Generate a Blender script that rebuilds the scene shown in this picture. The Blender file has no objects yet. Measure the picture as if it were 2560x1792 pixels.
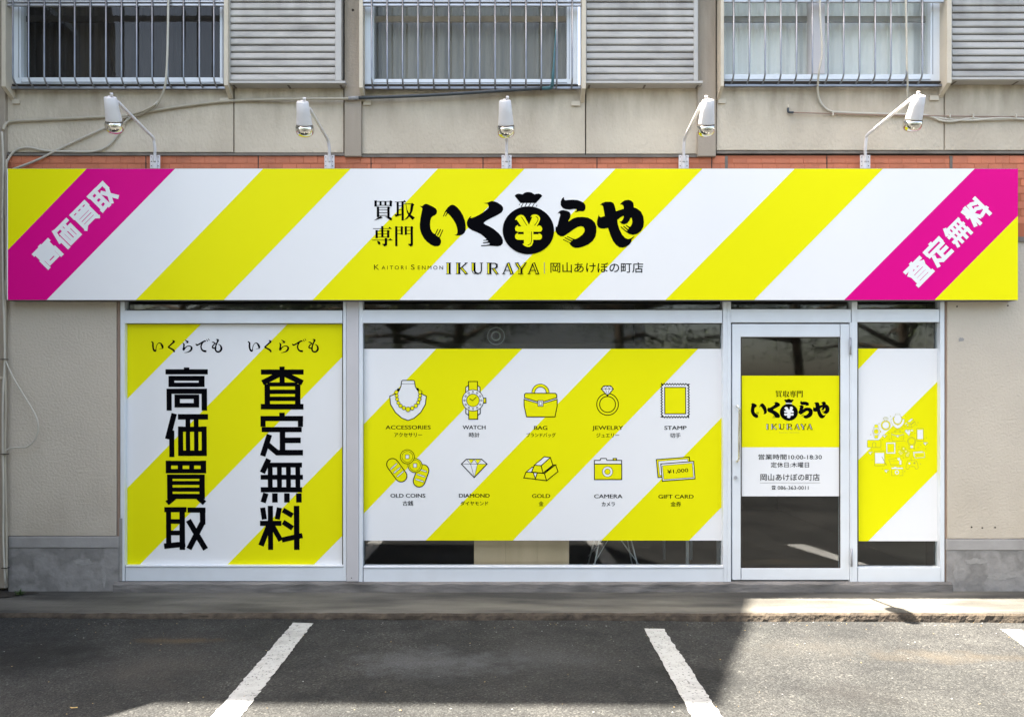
import bpy, bmesh, math, random
from mathutils import Vector, Matrix
from mathutils.geometry import tessellate_polygon
random.seed(7)
R = math.radians
SC = bpy.context.scene
COL = SC.collection

# ------------------------------------------------------------------ camera, sky, sun, exposure
F, CX, CY, D, CZ = 1900.0, 1250.0, 992.0, 5.94, 1.52      # focal length and horizon measured on the photograph
cam = bpy.data.cameras.new('camera'); cam.sensor_width = 36; cam.lens = 36 * F / 2560
cam.shift_x = 30 / 2560; cam.shift_y = 96 / 2560; cam.clip_start = 0.05; cam.clip_end = 500
camo = bpy.data.objects.new('camera', cam); COL.objects.link(camo)
camo.location = (0, -D, CZ); camo.rotation_euler = (R(90), 0, 0); SC.camera = camo

SLOPE = 0.39
sun_travel = Vector((SLOPE, -0.012, -1)).normalized()
world = bpy.data.worlds.new('World'); SC.world = world; world.use_nodes = True
wn = world.node_tree; sky = wn.nodes.new('ShaderNodeTexSky'); sky.sky_type = 'NISHITA'; sky.sun_disc = False
sky.sun_elevation = math.atan(1 / SLOPE); sky.sun_rotation = R(-90); sky.air_density = 1.0; sky.dust_density = 4.0; sky.ozone_density = 0.6
bg = wn.nodes['Background']; bg.inputs['Strength'].default_value = 0.068
haze = wn.nodes.new('ShaderNodeMix'); haze.data_type = 'RGBA'; haze.blend_type = 'MULTIPLY'; haze.inputs[0].default_value = 1
haze.inputs[7].default_value = (1.10, 1.035, 0.92, 1); wn.links.new(sky.outputs[0], haze.inputs[6]); wn.links.new(haze.outputs[2], bg.inputs['Color'])
sun = bpy.data.lights.new('sun', 'SUN'); sun.energy = 5.0; sun.angle = R(0.4); sun.color = (1.0, 0.89, 0.75)
suno = bpy.data.objects.new('sun', sun); COL.objects.link(suno); suno.location = (-6, 0, 15)
suno.rotation_euler = sun_travel.to_track_quat('-Z', 'Y').to_euler()
SC.view_settings.view_transform = 'Standard'; SC.view_settings.look = 'None'
SC.view_settings.exposure = 3.29; SC.view_settings.gamma = 1
SC.render.engine = 'CYCLES'; SC.cycles.max_bounces = 10; SC.cycles.transparent_max_bounces = 16

# ------------------------------------------------------------------ measuring helpers
KX = 0.006
def P(x, y, Y=0.0):
    """photo measurement on a plane parallel to the facade -> metres"""
    s = F / (D + Y)
    x = x + KX * (y - 1000)
    return ((x - CX) / s, Y, CZ + (CY - y) / s)
def XM(x, Y=0.0): return (x - CX) * (D + Y) / F
def ZM(y, Y=0.0): return CZ + (CY - y) * (D + Y) / F
def lot_z(x): return -0.052 - 0.0045 * max(-5, min(6, x))
def G(x, y, lift=0.0):
    """photo measurement on the asphalt"""
    z = -0.052
    for _ in range(4):
        d = (CZ - z) * F / (y - CY); X = (x - CX) * d / F; z = lot_z(X)
    return (X, d - D, z + lift)

# ------------------------------------------------------------------ materials
def lin(c):
    return tuple(((v / 255) / 12.92 if v / 255 <= 0.04045 else ((v / 255 + 0.055) / 1.055) ** 2.4) for v in c)
def mat(name, col, rough=0.6, metal=0.0, var=0.0, vscale=3.0, bump=0.0, bscale=60.0, spec=0.5, rnd=0.0, dirt=None, dirt_amt=0.0, dirt_scale=2.0, dirt_lo=0.45, dirt_hi=0.75, coat=0.0, stretch=(1, 1, 1)):
    m = bpy.data.materials.new(name); m.use_nodes = True; nt = m.node_tree; b = nt.nodes['Principled BSDF']
    b.inputs['Roughness'].default_value = rough; b.inputs['Metallic'].default_value = metal
    b.inputs['Specular IOR Level'].default_value = spec; b.inputs['Coat Weight'].default_value = coat
    base = nt.nodes.new('ShaderNodeRGB'); base.outputs[0].default_value = (*col, 1); out = base.outputs[0]
    geo = nt.nodes.new('ShaderNodeNewGeometry'); mp = nt.nodes.new('ShaderNodeMapping'); mp.inputs['Scale'].default_value = stretch
    nt.links.new(geo.outputs['Position'], mp.inputs['Vector']); pos = mp.outputs[0]
    def noise(scale, detail=5):
        n = nt.nodes.new('ShaderNodeTexNoise'); n.inputs['Scale'].default_value = scale; n.inputs['Detail'].default_value = detail
        nt.links.new(pos, n.inputs['Vector']); return n.outputs['Fac']
    if dirt is not None:
        mx = nt.nodes.new('ShaderNodeMix'); mx.data_type = 'RGBA'
        rp = nt.nodes.new('ShaderNodeMapRange'); rp.inputs[1].default_value = dirt_lo; rp.inputs[2].default_value = dirt_hi; rp.inputs[4].default_value = dirt_amt
        nt.links.new(noise(dirt_scale, 7), rp.inputs[0]); nt.links.new(rp.outputs[0], mx.inputs[0])
        nt.links.new(out, mx.inputs[6]); mx.inputs[7].default_value = (*dirt, 1); out = mx.outputs[2]
    if var or rnd:
        hs = nt.nodes.new('ShaderNodeHueSaturation'); val = None
        if var:
            rp = nt.nodes.new('ShaderNodeMapRange'); rp.inputs[1].default_value = 0.25; rp.inputs[2].default_value = 0.75
            rp.inputs[3].default_value = 1 - var; rp.inputs[4].default_value = 1 + var
            nt.links.new(noise(vscale), rp.inputs[0]); val = rp.outputs[0]
        if rnd:
            oi = nt.nodes.new('ShaderNodeObjectInfo'); r2 = nt.nodes.new('ShaderNodeMapRange')
            r2.inputs[3].default_value = 1 - rnd; r2.inputs[4].default_value = 1 + rnd; nt.links.new(oi.outputs['Random'], r2.inputs[0])
            if val is None: val = r2.outputs[0]
            else:
                mm = nt.nodes.new('ShaderNodeMath'); mm.operation = 'MULTIPLY'; nt.links.new(val, mm.inputs[0]); nt.links.new(r2.outputs[0], mm.inputs[1]); val = mm.outputs[0]
        nt.links.new(val, hs.inputs['Value']); nt.links.new(out, hs.inputs['Color']); out = hs.outputs[0]
    nt.links.new(out, b.inputs['Base Color'])
    if bump:
        bp = nt.nodes.new('ShaderNodeBump'); bp.inputs['Strength'].default_value = bump; bp.inputs['Distance'].default_value = 0.01
        nt.links.new(noise(bscale, 6), bp.inputs['Height']); nt.links.new(bp.outputs[0], b.inputs['Normal'])
    return m

M = {}
M['stucco'] = mat('stucco', (0.58, 0.515, 0.41), 0.9, var=0.07, vscale=1.3, bump=0.75, bscale=45, dirt=(0.40, 0.335, 0.26), dirt_amt=0.6, dirt_scale=1.6, dirt_lo=0.42, dirt_hi=0.7, stretch=(1, 1, 0.6))
M['stucco_low'] = mat('stucco_low', (0.55, 0.495, 0.41), 0.9, var=0.06, vscale=1.5, bump=0.7, bscale=55, dirt=(0.47, 0.42, 0.35), dirt_amt=0.5, dirt_scale=1.1)
M['pillar'] = mat('pillar', (0.36, 0.31, 0.25), 0.85, var=0.08, vscale=2, bump=0.3, bscale=60, dirt=(0.25, 0.21, 0.165), dirt_amt=0.5)
M['dark_gap'] = mat('dark_gap', (0.05, 0.042, 0.036), 0.95)
M['ledge'] = mat('ledge', (0.17, 0.15, 0.13), 0.9, var=0.3, vscale=6, bump=0.4, bscale=50)
M['ledge_low'] = mat('ledge_low', (0.33, 0.32, 0.31), 0.9, var=0.12, vscale=5, bump=0.4, bscale=40, dirt=(0.22, 0.21, 0.20), dirt_amt=0.5)
M['plinth'] = mat('plinth', (0.31, 0.30, 0.288), 0.95, var=0.35, vscale=5, bump=1.0, bscale=14, dirt_lo=0.46, dirt_hi=0.58, dirt=(0.15, 0.145, 0.138), dirt_amt=0.8, dirt_scale=5)
M['mortar_patch'] = mat('mortar_patch', (0.30, 0.292, 0.28), 0.95, var=0.15, vscale=9, bump=0.8, bscale=30)
M['tile'] = mat('orange_tile', (0.56, 0.18, 0.09), 0.65, var=0.12, vscale=9, bump=0.25, bscale=90, rnd=0.1, dirt=(0.42, 0.14, 0.075), dirt_amt=0.45, dirt_scale=4)
M['tile_gap'] = mat('tile_mortar', (0.45, 0.145, 0.075), 0.95)
M['old_paint'] = mat('peeled_mortar', (0.38, 0.34, 0.28), 0.95, var=0.2, vscale=12, bump=0.4)
M['alu'] = mat('aluminium', (0.73, 0.775, 0.82), 0.42, metal=0.1, var=0.05, vscale=2.2, dirt=(0.66, 0.68, 0.70), dirt_amt=0.35, dirt_scale=5)
M['alu_dark'] = mat('aluminium_worn', (0.36, 0.37, 0.40), 0.45, metal=0.5, var=0.12, vscale=6)
M['bar'] = mat('guard_bar', (0.25, 0.26, 0.285), 0.38, metal=0.75, var=0.2, vscale=9)
M['bar_rust'] = mat('guard_rail_metal', (0.50, 0.51, 0.54), 0.4, metal=0.5, var=0.1, vscale=6)
M['cream_plate'] = mat('cream_plate', (0.56, 0.50, 0.40), 0.6, var=0.08, vscale=8)
M['slat'] = mat('shutter_slat', (0.42, 0.405, 0.38), 0.5, metal=0.15, var=0.1, vscale=4, rnd=0.04, dirt=(0.15, 0.14, 0.13), dirt_amt=0.6, dirt_scale=3.0, stretch=(1.0, 1, 3.0))
M['slat_trim'] = mat('shutter_trim', (0.44, 0.425, 0.40), 0.5, metal=0.15, var=0.1, vscale=6)
M['pillar_lilac'] = mat('painted_post', (0.55, 0.535, 0.545), 0.6, var=0.04, vscale=4)
M['white'] = mat('print_white', (0.81, 0.82, 0.83), 0.42, var=0.015, vscale=0.8, spec=0.12)
M['yellow'] = mat('print_yellow', (0.82, 0.79, 0.003), 0.42, var=0.015, vscale=0.8, spec=0.08)
M['magenta'] = mat('print_magenta', (0.70, 0.002, 0.24), 0.42, var=0.015, vscale=0.8, spec=0.08)
M['black'] = mat('print_black', (0.0035, 0.0035, 0.005), 0.6, spec=0.0)
M['olive'] = mat('print_olive', (0.36, 0.35, 0.03), 0.5)
M['olive2'] = mat('print_olive_pale', (0.52, 0.51, 0.02), 0.5)
M['grey_line'] = mat('print_grey', (0.25, 0.25, 0.25), 0.5)
M['seam'] = mat('panel_seam', (0.72, 0.72, 0.45), 0.5)
M['sign_edge'] = mat('sign_edge', (0.10, 0.10, 0.105), 0.5, metal=0.3)
M['lamp_white'] = mat('lamp_white', (0.70, 0.685, 0.70), 0.4, var=0.05, vscale=12)
M['chrome'] = mat('chrome', (0.80, 0.78, 0.72), 0.06, metal=1.0)
M['cable'] = mat('cable_beige', (0.42, 0.38, 0.30), 0.6, var=0.1, vscale=8)
M['cable_cream'] = mat('cable_cream', (0.52, 0.49, 0.42), 0.6, var=0.1, vscale=8)
M['pipe_dark'] = mat('pipe_dark', (0.045, 0.055, 0.065), 0.45)
M['tape_teal'] = mat('teal_tape', (0.05, 0.14, 0.17), 0.5, var=0.15, vscale=20)
M['grey_plastic'] = mat('grey_plastic', (0.30, 0.30, 0.31), 0.5)
M['brown_pipe'] = mat('brown_pipe', (0.30, 0.21, 0.16), 0.5)
M['brass_rust'] = mat('handle_steel', (0.55, 0.50, 0.44), 0.2, metal=1.0)
M['concrete_step'] = mat('step_concrete', (0.19, 0.18, 0.17), 0.95, var=0.3, vscale=5, bump=0.9, bscale=18, dirt=(0.07, 0.068, 0.063), dirt_amt=0.8, dirt_scale=4, stretch=(0.6, 1, 2.5))
M['room'] = mat('room_wall', (0.16, 0.15, 0.13), 0.9)
M['room_dark'] = mat('room_dark', (0.06, 0.057, 0.052), 0.9)
M['plywood'] = mat('plywood', (0.80, 0.58, 0.38), 0.55, var=0.12, vscale=5, dirt=(0.62, 0.44, 0.27), dirt_amt=0.6, dirt_scale=7, stretch=(1, 1, 0.12))
M['chair_shell'] = mat('chair_shell', (0.7, 0.7, 0.68), 0.5)
M['curtain_dark'] = mat('curtain_dark', (0.030, 0.025, 0.023), 0.9, var=0.3, vscale=6, stretch=(3, 1, 0.3))
M['curtain_grey'] = mat('curtain_grey', (0.27, 0.26, 0.235), 0.9, var=0.15, vscale=5, stretch=(3, 1, 0.3))
M['curtain_white'] = mat('curtain_white', (0.86, 0.88, 0.88), 0.9, var=0.06, vscale=5, stretch=(3, 1, 0.3))
M['soil'] = mat('soil', (0.028, 0.024, 0.018), 1.0, var=0.4, vscale=20, bump=1, bscale=60)
M['leaf'] = mat('leaf_green', (0.045, 0.085, 0.02), 0.7, var=0.3, vscale=12)
M['leaf_tree'] = mat('tree_foliage', (0.05, 0.085, 0.03), 0.7, var=0.4, vscale=1.5)
M['bark'] = mat('bark', (0.09, 0.07, 0.05), 0.95, var=0.3, vscale=6, bump=0.7, bscale=20)
M['house'] = mat('house_wall', (0.62, 0.62, 0.60), 0.9, var=0.05)
M['roof_grey'] = mat('roof_grey', (0.10, 0.10, 0.11), 0.7)
M['litter_blue'] = mat('litter_blue', (0.35, 0.45, 0.60), 0.6)
M['dry_leaf'] = mat('dry_leaf', (0.38, 0.27, 0.11), 0.8)

def glass_mat(name, tint, gain=2.0, rough=0.0):
    m = bpy.data.materials.new(name); m.use_nodes = True; nt = m.node_tree; nt.nodes.clear()
    o = nt.nodes.new('ShaderNodeOutputMaterial'); mx = nt.nodes.new('ShaderNodeMixShader'); tr = nt.nodes.new('ShaderNodeBsdfTransparent')
    gl = nt.nodes.new('ShaderNodeBsdfGlossy'); gl.inputs['Roughness'].default_value = rough; tr.inputs[0].default_value = (*tint, 1)
    fr = nt.nodes.new('ShaderNodeFresnel'); fr.inputs[0].default_value = 1.5; ge = nt.nodes.new('ShaderNodeNewGeometry')
    a = nt.nodes.new('ShaderNodeMath'); a.operation = 'MULTIPLY'; a.inputs[1].default_value = gain; a.use_clamp = True
    b = nt.nodes.new('ShaderNodeMath'); b.operation = 'SUBTRACT'; b.inputs[0].default_value = 1
    c = nt.nodes.new('ShaderNodeMath'); c.operation = 'MULTIPLY'
    nt.links.new(fr.outputs[0], a.inputs[0]); nt.links.new(ge.outputs['Backfacing'], b.inputs[1]); nt.links.new(a.outputs[0], c.inputs[0]); nt.links.new(b.outputs[0], c.inputs[1])
    nt.links.new(c.outputs[0], mx.inputs[0]); nt.links.new(tr.outputs[0], mx.inputs[1]); nt.links.new(gl.outputs[0], mx.inputs[2]); nt.links.new(mx.outputs[0], o.inputs[0])
    return m
M['glass'] = glass_mat('shop_glass', (0.88, 0.91, 0.90), 2.2, 0.034)
M['glass_up'] = glass_mat('window_glass', (0.95, 0.95, 0.93), 0.9)

def asphalt():
    m = mat('asphalt', (0.1, 0.1, 0.1), 0.93, spec=0.3); nt = m.node_tree; b = nt.nodes['Principled BSDF']
    geo = nt.nodes.new('ShaderNodeNewGeometry')
    def N(kind, **kw):
        n = nt.nodes.new(kind)
        for k, v in kw.items(): n.inputs[k].default_value = v
        nt.links.new(geo.outputs['Position'], n.inputs['Vector']); return n
    big = N('ShaderNodeTexNoise', Scale=0.9, Detail=6.0, Roughness=0.6); grit = N('ShaderNodeTexNoise', Scale=95.0, Detail=6.0, Roughness=0.8); vor = N('ShaderNodeTexVoronoi', Scale=85.0); mid = N('ShaderNodeTexNoise', Scale=7.0, Detail=6.0)
    r1 = nt.nodes.new('ShaderNodeValToRGB'); e = r1.color_ramp.elements
    e[0].position = 0.30; e[0].color = (0.0112, 0.0132, 0.0152, 1); e[1].position = 0.72; e[1].color = (0.0360, 0.0385, 0.0405, 1)
    nt.links.new(big.outputs['Fac'], r1.inputs[0])
    r2 = nt.nodes.new('ShaderNodeValToRGB'); e = r2.color_ramp.elements
    e[0].position = 0.38; e[0].color = (0.42, 0.42, 0.42, 1); e[1].position = 0.64; e[1].color = (1.75, 1.72, 1.67, 1)
    nt.links.new(grit.outputs['Fac'], r2.inputs[0])
    r3 = nt.nodes.new('ShaderNodeValToRGB'); e = r3.color_ramp.elements
    e[0].position = 0.3; e[0].color = (0.8, 0.8, 0.81, 1); e[1].position = 0.7; e[1].color = (1.2, 1.19, 1.16, 1)
    nt.links.new(mid.outputs['Fac'], r3.inputs[0])
    def mul(a, c):
        x = nt.nodes.new('ShaderNodeMix'); x.data_type = 'RGBA'; x.blend_type = 'MULTIPLY'; x.inputs[0].default_value = 1
        nt.links.new(a, x.inputs[6]); nt.links.new(c, x.inputs[7]); return x.outputs[2]
    c = mul(mul(r1.outputs[0], r2.outputs[0]), r3.outputs[0])
    cell = N('ShaderNodeTexVoronoi', Scale=105.0); sepc = nt.nodes.new('ShaderNodeSeparateColor'); nt.links.new(cell.outputs['Color'], sepc.inputs[0])
    cr = nt.nodes.new('ShaderNodeValToRGB'); e = cr.color_ramp.elements; e[0].position = 0.1; e[0].color = (0.72, 0.72, 0.72, 1); e[1].position = 0.9; e[1].color = (1.3, 1.29, 1.26, 1)
    q = e.new(0.97); q.color = (2.1, 2.03, 1.9, 1); nt.links.new(sepc.outputs[0], cr.inputs[0]); c = mul(c, cr.outputs[0])
    def patch(c, px, py, rx, ry, col, amt, soft=0.6):      # dust, rust and oil stains lying on the asphalt
        X, Y, Z = G(px, py)
        sub = nt.nodes.new('ShaderNodeMapping'); sub.vector_type = 'POINT'; sub.inputs['Scale'].default_value = (1 / rx, 1 / ry, 0); sub.inputs['Location'].default_value = (-X / rx, -Y / ry, 0)
        nt.links.new(geo.outputs['Position'], sub.inputs['Vector']); ln = nt.nodes.new('ShaderNodeVectorMath'); ln.operation = 'LENGTH'; nt.links.new(sub.outputs[0], ln.inputs[0])
        ad = nt.nodes.new('ShaderNodeMath'); ad.operation = 'MULTIPLY_ADD'; ad.inputs[1].default_value = 2.4; nt.links.new(mid.outputs['Fac'], ad.inputs[0]); nt.links.new(ln.outputs['Value'], ad.inputs[2])
        mr = nt.nodes.new('ShaderNodeMapRange'); mr.inputs[1].default_value = 1.4; mr.inputs[2].default_value = 1.4 + 1.5 * soft; mr.inputs[3].default_value = amt; mr.inputs[4].default_value = 0; nt.links.new(ad.outputs[0], mr.inputs[0])
        m2 = nt.nodes.new('ShaderNodeMath'); m2.operation = 'MULTIPLY'; gm = nt.nodes.new('ShaderNodeMapRange'); gm.inputs[1].default_value = .35; gm.inputs[2].default_value = .6; gm.inputs[3].default_value = .35
        nt.links.new(grit.outputs['Fac'], gm.inputs[0]); nt.links.new(mr.outputs[0], m2.inputs[0]); nt.links.new(gm.outputs[0], m2.inputs[1])
        x = nt.nodes.new('ShaderNodeMix'); x.data_type = 'RGBA'; nt.links.new(m2.outputs[0], x.inputs[0]); nt.links.new(c, x.inputs[6]); x.inputs[7].default_value = (*col, 1); return x.outputs[2]
    c = patch(c, 1090, 1655, .55, .28, (0.085, 0.092, 0.10), .75); c = patch(c, 1370, 1640, .4, .3, (0.07, 0.075, 0.08), .5); c = patch(c, 450, 1600, .30, .07, (0.10, 0.065, 0.03), .6)
    c = patch(c, 400, 1660, .35, .35, (0.07, 0.066, 0.06), .5); c = patch(c, 60, 1640, .6, .35, (0.006, 0.0065, 0.007), .75); c = patch(c, 1750, 1690, .25, .25, (0.01, 0.011, 0.012), .6); c = patch(c, 2350, 1640, .5, .12, (0.065, 0.055, 0.04), .55)
    c = patch(c, 2050, 1620, .5, .2, (0.055, 0.053, 0.048), .5); c = patch(c, 2150, 1740, .3, .2, (0.014, 0.014, 0.014), .55); nt.links.new(c, b.inputs['Base Color'])
    bp = nt.nodes.new('ShaderNodeBump'); bp.inputs['Strength'].default_value = 0.85; bp.inputs['Distance'].default_value = 0.006
    nt.links.new(vor.outputs['Distance'], bp.inputs['Height']); bp2 = nt.nodes.new('ShaderNodeBump'); bp2.inputs['Strength'].default_value = 0.7; bp2.inputs['Distance'].default_value = 0.004
    nt.links.new(grit.outputs['Fac'], bp2.inputs['Height']); nt.links.new(bp.outputs[0], bp2.inputs['Normal']); nt.links.new(bp2.outputs[0], b.inputs['Normal'])
    return m
M['asphalt'] = asphalt()
def worn(m, col):
    """small chips where the paint has come off the stones"""
    nt = m.node_tree; b = nt.nodes['Principled BSDF']; src = b.inputs['Base Color'].links[0].from_socket; geo = nt.nodes.new('ShaderNodeNewGeometry')
    fac = None
    for sc_, lo, hi in ((60, .60, .66), (9, .56, .62)):
        n = nt.nodes.new('ShaderNodeTexNoise'); n.inputs['Scale'].default_value = sc_; n.inputs['Detail'].default_value = 6; nt.links.new(geo.outputs['Position'], n.inputs['Vector'])
        r = nt.nodes.new('ShaderNodeMapRange'); r.inputs[1].default_value = lo; r.inputs[2].default_value = hi; nt.links.new(n.outputs['Fac'], r.inputs[0])
        if fac is None: fac = r.outputs[0]
        else:
            mu = nt.nodes.new('ShaderNodeMath'); mu.operation = 'MULTIPLY_ADD'; mu.inputs[1].default_value = .18; mu.use_clamp = True; nt.links.new(r.outputs[0], mu.inputs[0]); nt.links.new(fac, mu.inputs[2]); fac = mu.outputs[0]
    x = nt.nodes.new('ShaderNodeMix'); x.data_type = 'RGBA'; nt.links.new(fac, x.inputs[0]); nt.links.new(src, x.inputs[6]); x.inputs[7].default_value = (*col, 1); nt.links.new(x.outputs[2], b.inputs['Base Color'])
def grime(m, z0, z1, col, amt, sx=5.0):
    """run marks of grime that start at height z1 and fade by z0"""
    nt = m.node_tree; b = nt.nodes['Principled BSDF']; src = b.inputs['Base Color'].links[0].from_socket
    geo = nt.nodes.new('ShaderNodeNewGeometry'); sp = nt.nodes.new('ShaderNodeSeparateXYZ'); nt.links.new(geo.outputs['Position'], sp.inputs[0])
    mr = nt.nodes.new('ShaderNodeMapRange'); mr.inputs[1].default_value = z0; mr.inputs[2].default_value = z1; nt.links.new(sp.outputs['Z'], mr.inputs[0])
    mp = nt.nodes.new('ShaderNodeMapping'); mp.inputs['Scale'].default_value = (sx, 1, 1.2); nt.links.new(geo.outputs['Position'], mp.inputs[0]); n = nt.nodes.new('ShaderNodeTexNoise'); n.inputs['Scale'].default_value = 2; n.inputs['Detail'].default_value = 7; nt.links.new(mp.outputs[0], n.inputs['Vector'])
    nr = nt.nodes.new('ShaderNodeMapRange'); nr.inputs[1].default_value = .35; nr.inputs[2].default_value = .68; nr.inputs[4].default_value = amt; nt.links.new(n.outputs['Fac'], nr.inputs[0])
    mu = nt.nodes.new('ShaderNodeMath'); mu.operation = 'MULTIPLY'; nt.links.new(mr.outputs[0], mu.inputs[0]); nt.links.new(nr.outputs[0], mu.inputs[1])
    x = nt.nodes.new('ShaderNodeMix'); x.data_type = 'RGBA'; nt.links.new(mu.outputs[0], x.inputs[0]); nt.links.new(src, x.inputs[6]); x.inputs[7].default_value = (*col, 1); nt.links.new(x.outputs[2], b.inputs['Base Color'])
grime(M['stucco'], 3.55, 3.96, (0.25, 0.20, 0.14), 0.75); grime(M['stucco_low'], 1.0, 0.42, (0.36, 0.31, 0.24), 0.5, 2.0); grime(M['pillar'], 3.3, 4.6, (0.20, 0.165, 0.125), 0.6, 9.0)
grime(M['slat'], 4.3, 4.7, (0.17, 0.155, 0.135), 0.6, 6.0)
M['dust'] = mat('dust', (0.21, 0.205, 0.20), 0.95, var=0.2, vscale=30)
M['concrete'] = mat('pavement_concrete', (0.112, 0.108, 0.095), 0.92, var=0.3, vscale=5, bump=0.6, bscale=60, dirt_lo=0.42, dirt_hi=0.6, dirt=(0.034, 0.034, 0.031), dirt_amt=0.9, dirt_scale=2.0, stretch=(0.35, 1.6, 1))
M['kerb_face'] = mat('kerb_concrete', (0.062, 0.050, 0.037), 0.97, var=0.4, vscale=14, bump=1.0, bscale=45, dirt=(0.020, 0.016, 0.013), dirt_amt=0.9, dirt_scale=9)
M['road_paint'] = mat('road_paint', (0.40, 0.42, 0.43), 0.7, var=0.05, vscale=8, bump=0.3, bscale=120, dirt=(0.24, 0.25, 0.25), dirt_amt=0.6, dirt_scale=16)
worn(M['road_paint'], (0.09, 0.09, 0.09))

# ------------------------------------------------------------------ objects
def tag(o, label=None, cat=None, group=None, kind=None):
    if label: o['label'] = label
    if cat: o['category'] = cat
    if group: o['group'] = group
    if kind: o['kind'] = kind
    return o
def wloc(o):
    v = Vector((0, 0, 0))
    while o is not None: v += o.location; o = o.parent
    return v
def empty(name, loc, label=None, cat=None, group=None, kind=None):
    o = bpy.data.objects.new(name, None); COL.objects.link(o); o.location = loc; o.empty_display_size = 0.1
    return tag(o, label, cat, group, kind)

class MB:
    """collects shapes given in world metres and links them as one mesh object"""
    def __init__(self): self.v = []; self.f = []; self.mi = []; self.sm = []; self.cur = 0; self.mats = []; self.smooth = False
    def m(self, name):
        mt = M[name]
        if mt not in self.mats: self.mats.append(mt)
        self.cur = self.mats.index(mt); return self
    def face(self, idx): self.f.append(idx); self.mi.append(self.cur); self.sm.append(self.smooth)
    def add(self, vs, fs):
        b = len(self.v); self.v += [tuple(p) for p in vs]
        for f in fs: self.face([b + i for i in f])
    def box(self, x0, x1, y0, y1, z0, z1, c=0.0):
        if x0 > x1: x0, x1 = x1, x0
        if y0 > y1: y0, y1 = y1, y0
        if z0 > z1: z0, z1 = z1, z0
        c = min(c, (x1 - x0) * .3, (z1 - z0) * .3, (y1 - y0) * .5)
        if c <= 0:
            vs = [(x, y, z) for z in (z0, z1) for x, y in ((x0, y0), (x1, y0), (x1, y1), (x0, y1))]
            self.add(vs, [(3, 2, 1, 0), (4, 5, 6, 7), (0, 1, 5, 4), (1, 2, 6, 5), (2, 3, 7, 6), (3, 0, 4, 7)])
        else:   # chamfered towards the viewer side (-y)
            o = [(x0, z0), (x1, z0), (x1, z1), (x0, z1)]; i = [(x0 + c, z0 + c), (x1 - c, z0 + c), (x1 - c, z1 - c), (x0 + c, z1 - c)]
            vs = [(x, y1, z) for x, z in o] + [(x, y0 + c, z) for x, z in o] + [(x, y0, z) for x, z in i]
            fs = [(3, 2, 1, 0), (8, 9, 10, 11)]
            for k in range(4):
                n = (k + 1) % 4; fs += [(k, n, 4 + n, 4 + k), (4 + k, 4 + n, 8 + n, 8 + k)]
            self.add(vs, fs)
        return self
    def pbox(self, x0, y0, x1, y1, Yf, Yb, c=0.0):
        """box whose front rectangle was measured on the photo"""
        xm = KX * ((y0 + y1) / 2 - 1000)
        return self.box(XM(x0 + xm, Yf), XM(x1 + xm, Yf), Yf, Yb, ZM(y1, Yf), ZM(y0, Yf), c)
    def poly3(self, pts):
        tr = tessellate_polygon([[Vector(p) for p in pts]]); b = len(self.v); self.v += [tuple(p) for p in pts]
        for t in tr:
            a, c, d = [Vector(pts[i]) for i in t]
            n = (c - a).cross(d - a)
            t = list(t) if n.y < 0 else [t[0], t[2], t[1]]
            self.face([b + i for i in t])
    def tube(self, pts, r, n=8, sm=True, caps=True):
        pts = [Vector(p) for p in pts]; rs = r if isinstance(r, (list, tuple)) else [r] * len(pts)
        old = self.smooth; self.smooth = sm; b = len(self.v); up = None
        for i, p in enumerate(pts):
            t = (pts[min(i + 1, len(pts) - 1)] - pts[max(i - 1, 0)]).normalized()
            if up is None: up = t.orthogonal().normalized()
            else: up = (up - t * up.dot(t)).normalized()
            w = t.cross(up)
            for k in range(n):
                a = 2 * math.pi * k / n; self.v.append(tuple(p + (up * math.cos(a) + w * math.sin(a)) * rs[i]))
        for i in range(len(pts) - 1):
            for k in range(n):
                q = (k + 1) % n; self.face([b + i * n + k, b + i * n + q, b + (i + 1) * n + q, b + (i + 1) * n + k])
        self.smooth = False
        if caps:
            self.face([b + k for k in range(n)][::-1]); self.face([b + (len(pts) - 1) * n + k for k in range(n)])
        self.smooth = old; return self
    def build(self, name, parent=None, label=None, cat=None, group=None, kind=None, mt=None, origin=None):
        me = bpy.data.meshes.new(name); xs = [p[0] for p in self.v]; ys = [p[1] for p in self.v]; zs = [p[2] for p in self.v]
        o0 = Vector(origin) if origin else Vector(((min(xs) + max(xs)) / 2, (min(ys) + max(ys)) / 2, min(zs)))
        me.from_pydata([(p[0] - o0.x, p[1] - o0.y, p[2] - o0.z) for p in self.v], [], self.f)
        for q in (self.mats or [M[mt]]): me.materials.append(q)
        if self.mats: me.polygons.foreach_set('material_index', self.mi)
        me.polygons.foreach_set('use_smooth', self.sm); me.update()
        o = bpy.data.objects.new(name, me); COL.objects.link(o)
        if parent is not None: o.parent = parent; o.location = o0 - wloc(parent)
        else: o.location = o0
        return tag(o, label, cat, group, kind)

def smooth_path(pts, n=6):
    pts = [Vector(p) for p in pts]; out = []
    for i in range(len(pts) - 1):
        a, b, c, d = pts[max(i - 1, 0)], pts[i], pts[i + 1], pts[min(i + 2, len(pts) - 1)]
        for k in range(n):
            t = k / n; out.append(0.5 * ((2 * b) + (c - a) * t + (2 * a - 5 * b + 4 * c - d) * t * t + (3 * b - a - 3 * c + d) * t ** 3))
    out.append(pts[-1]); return out

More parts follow.
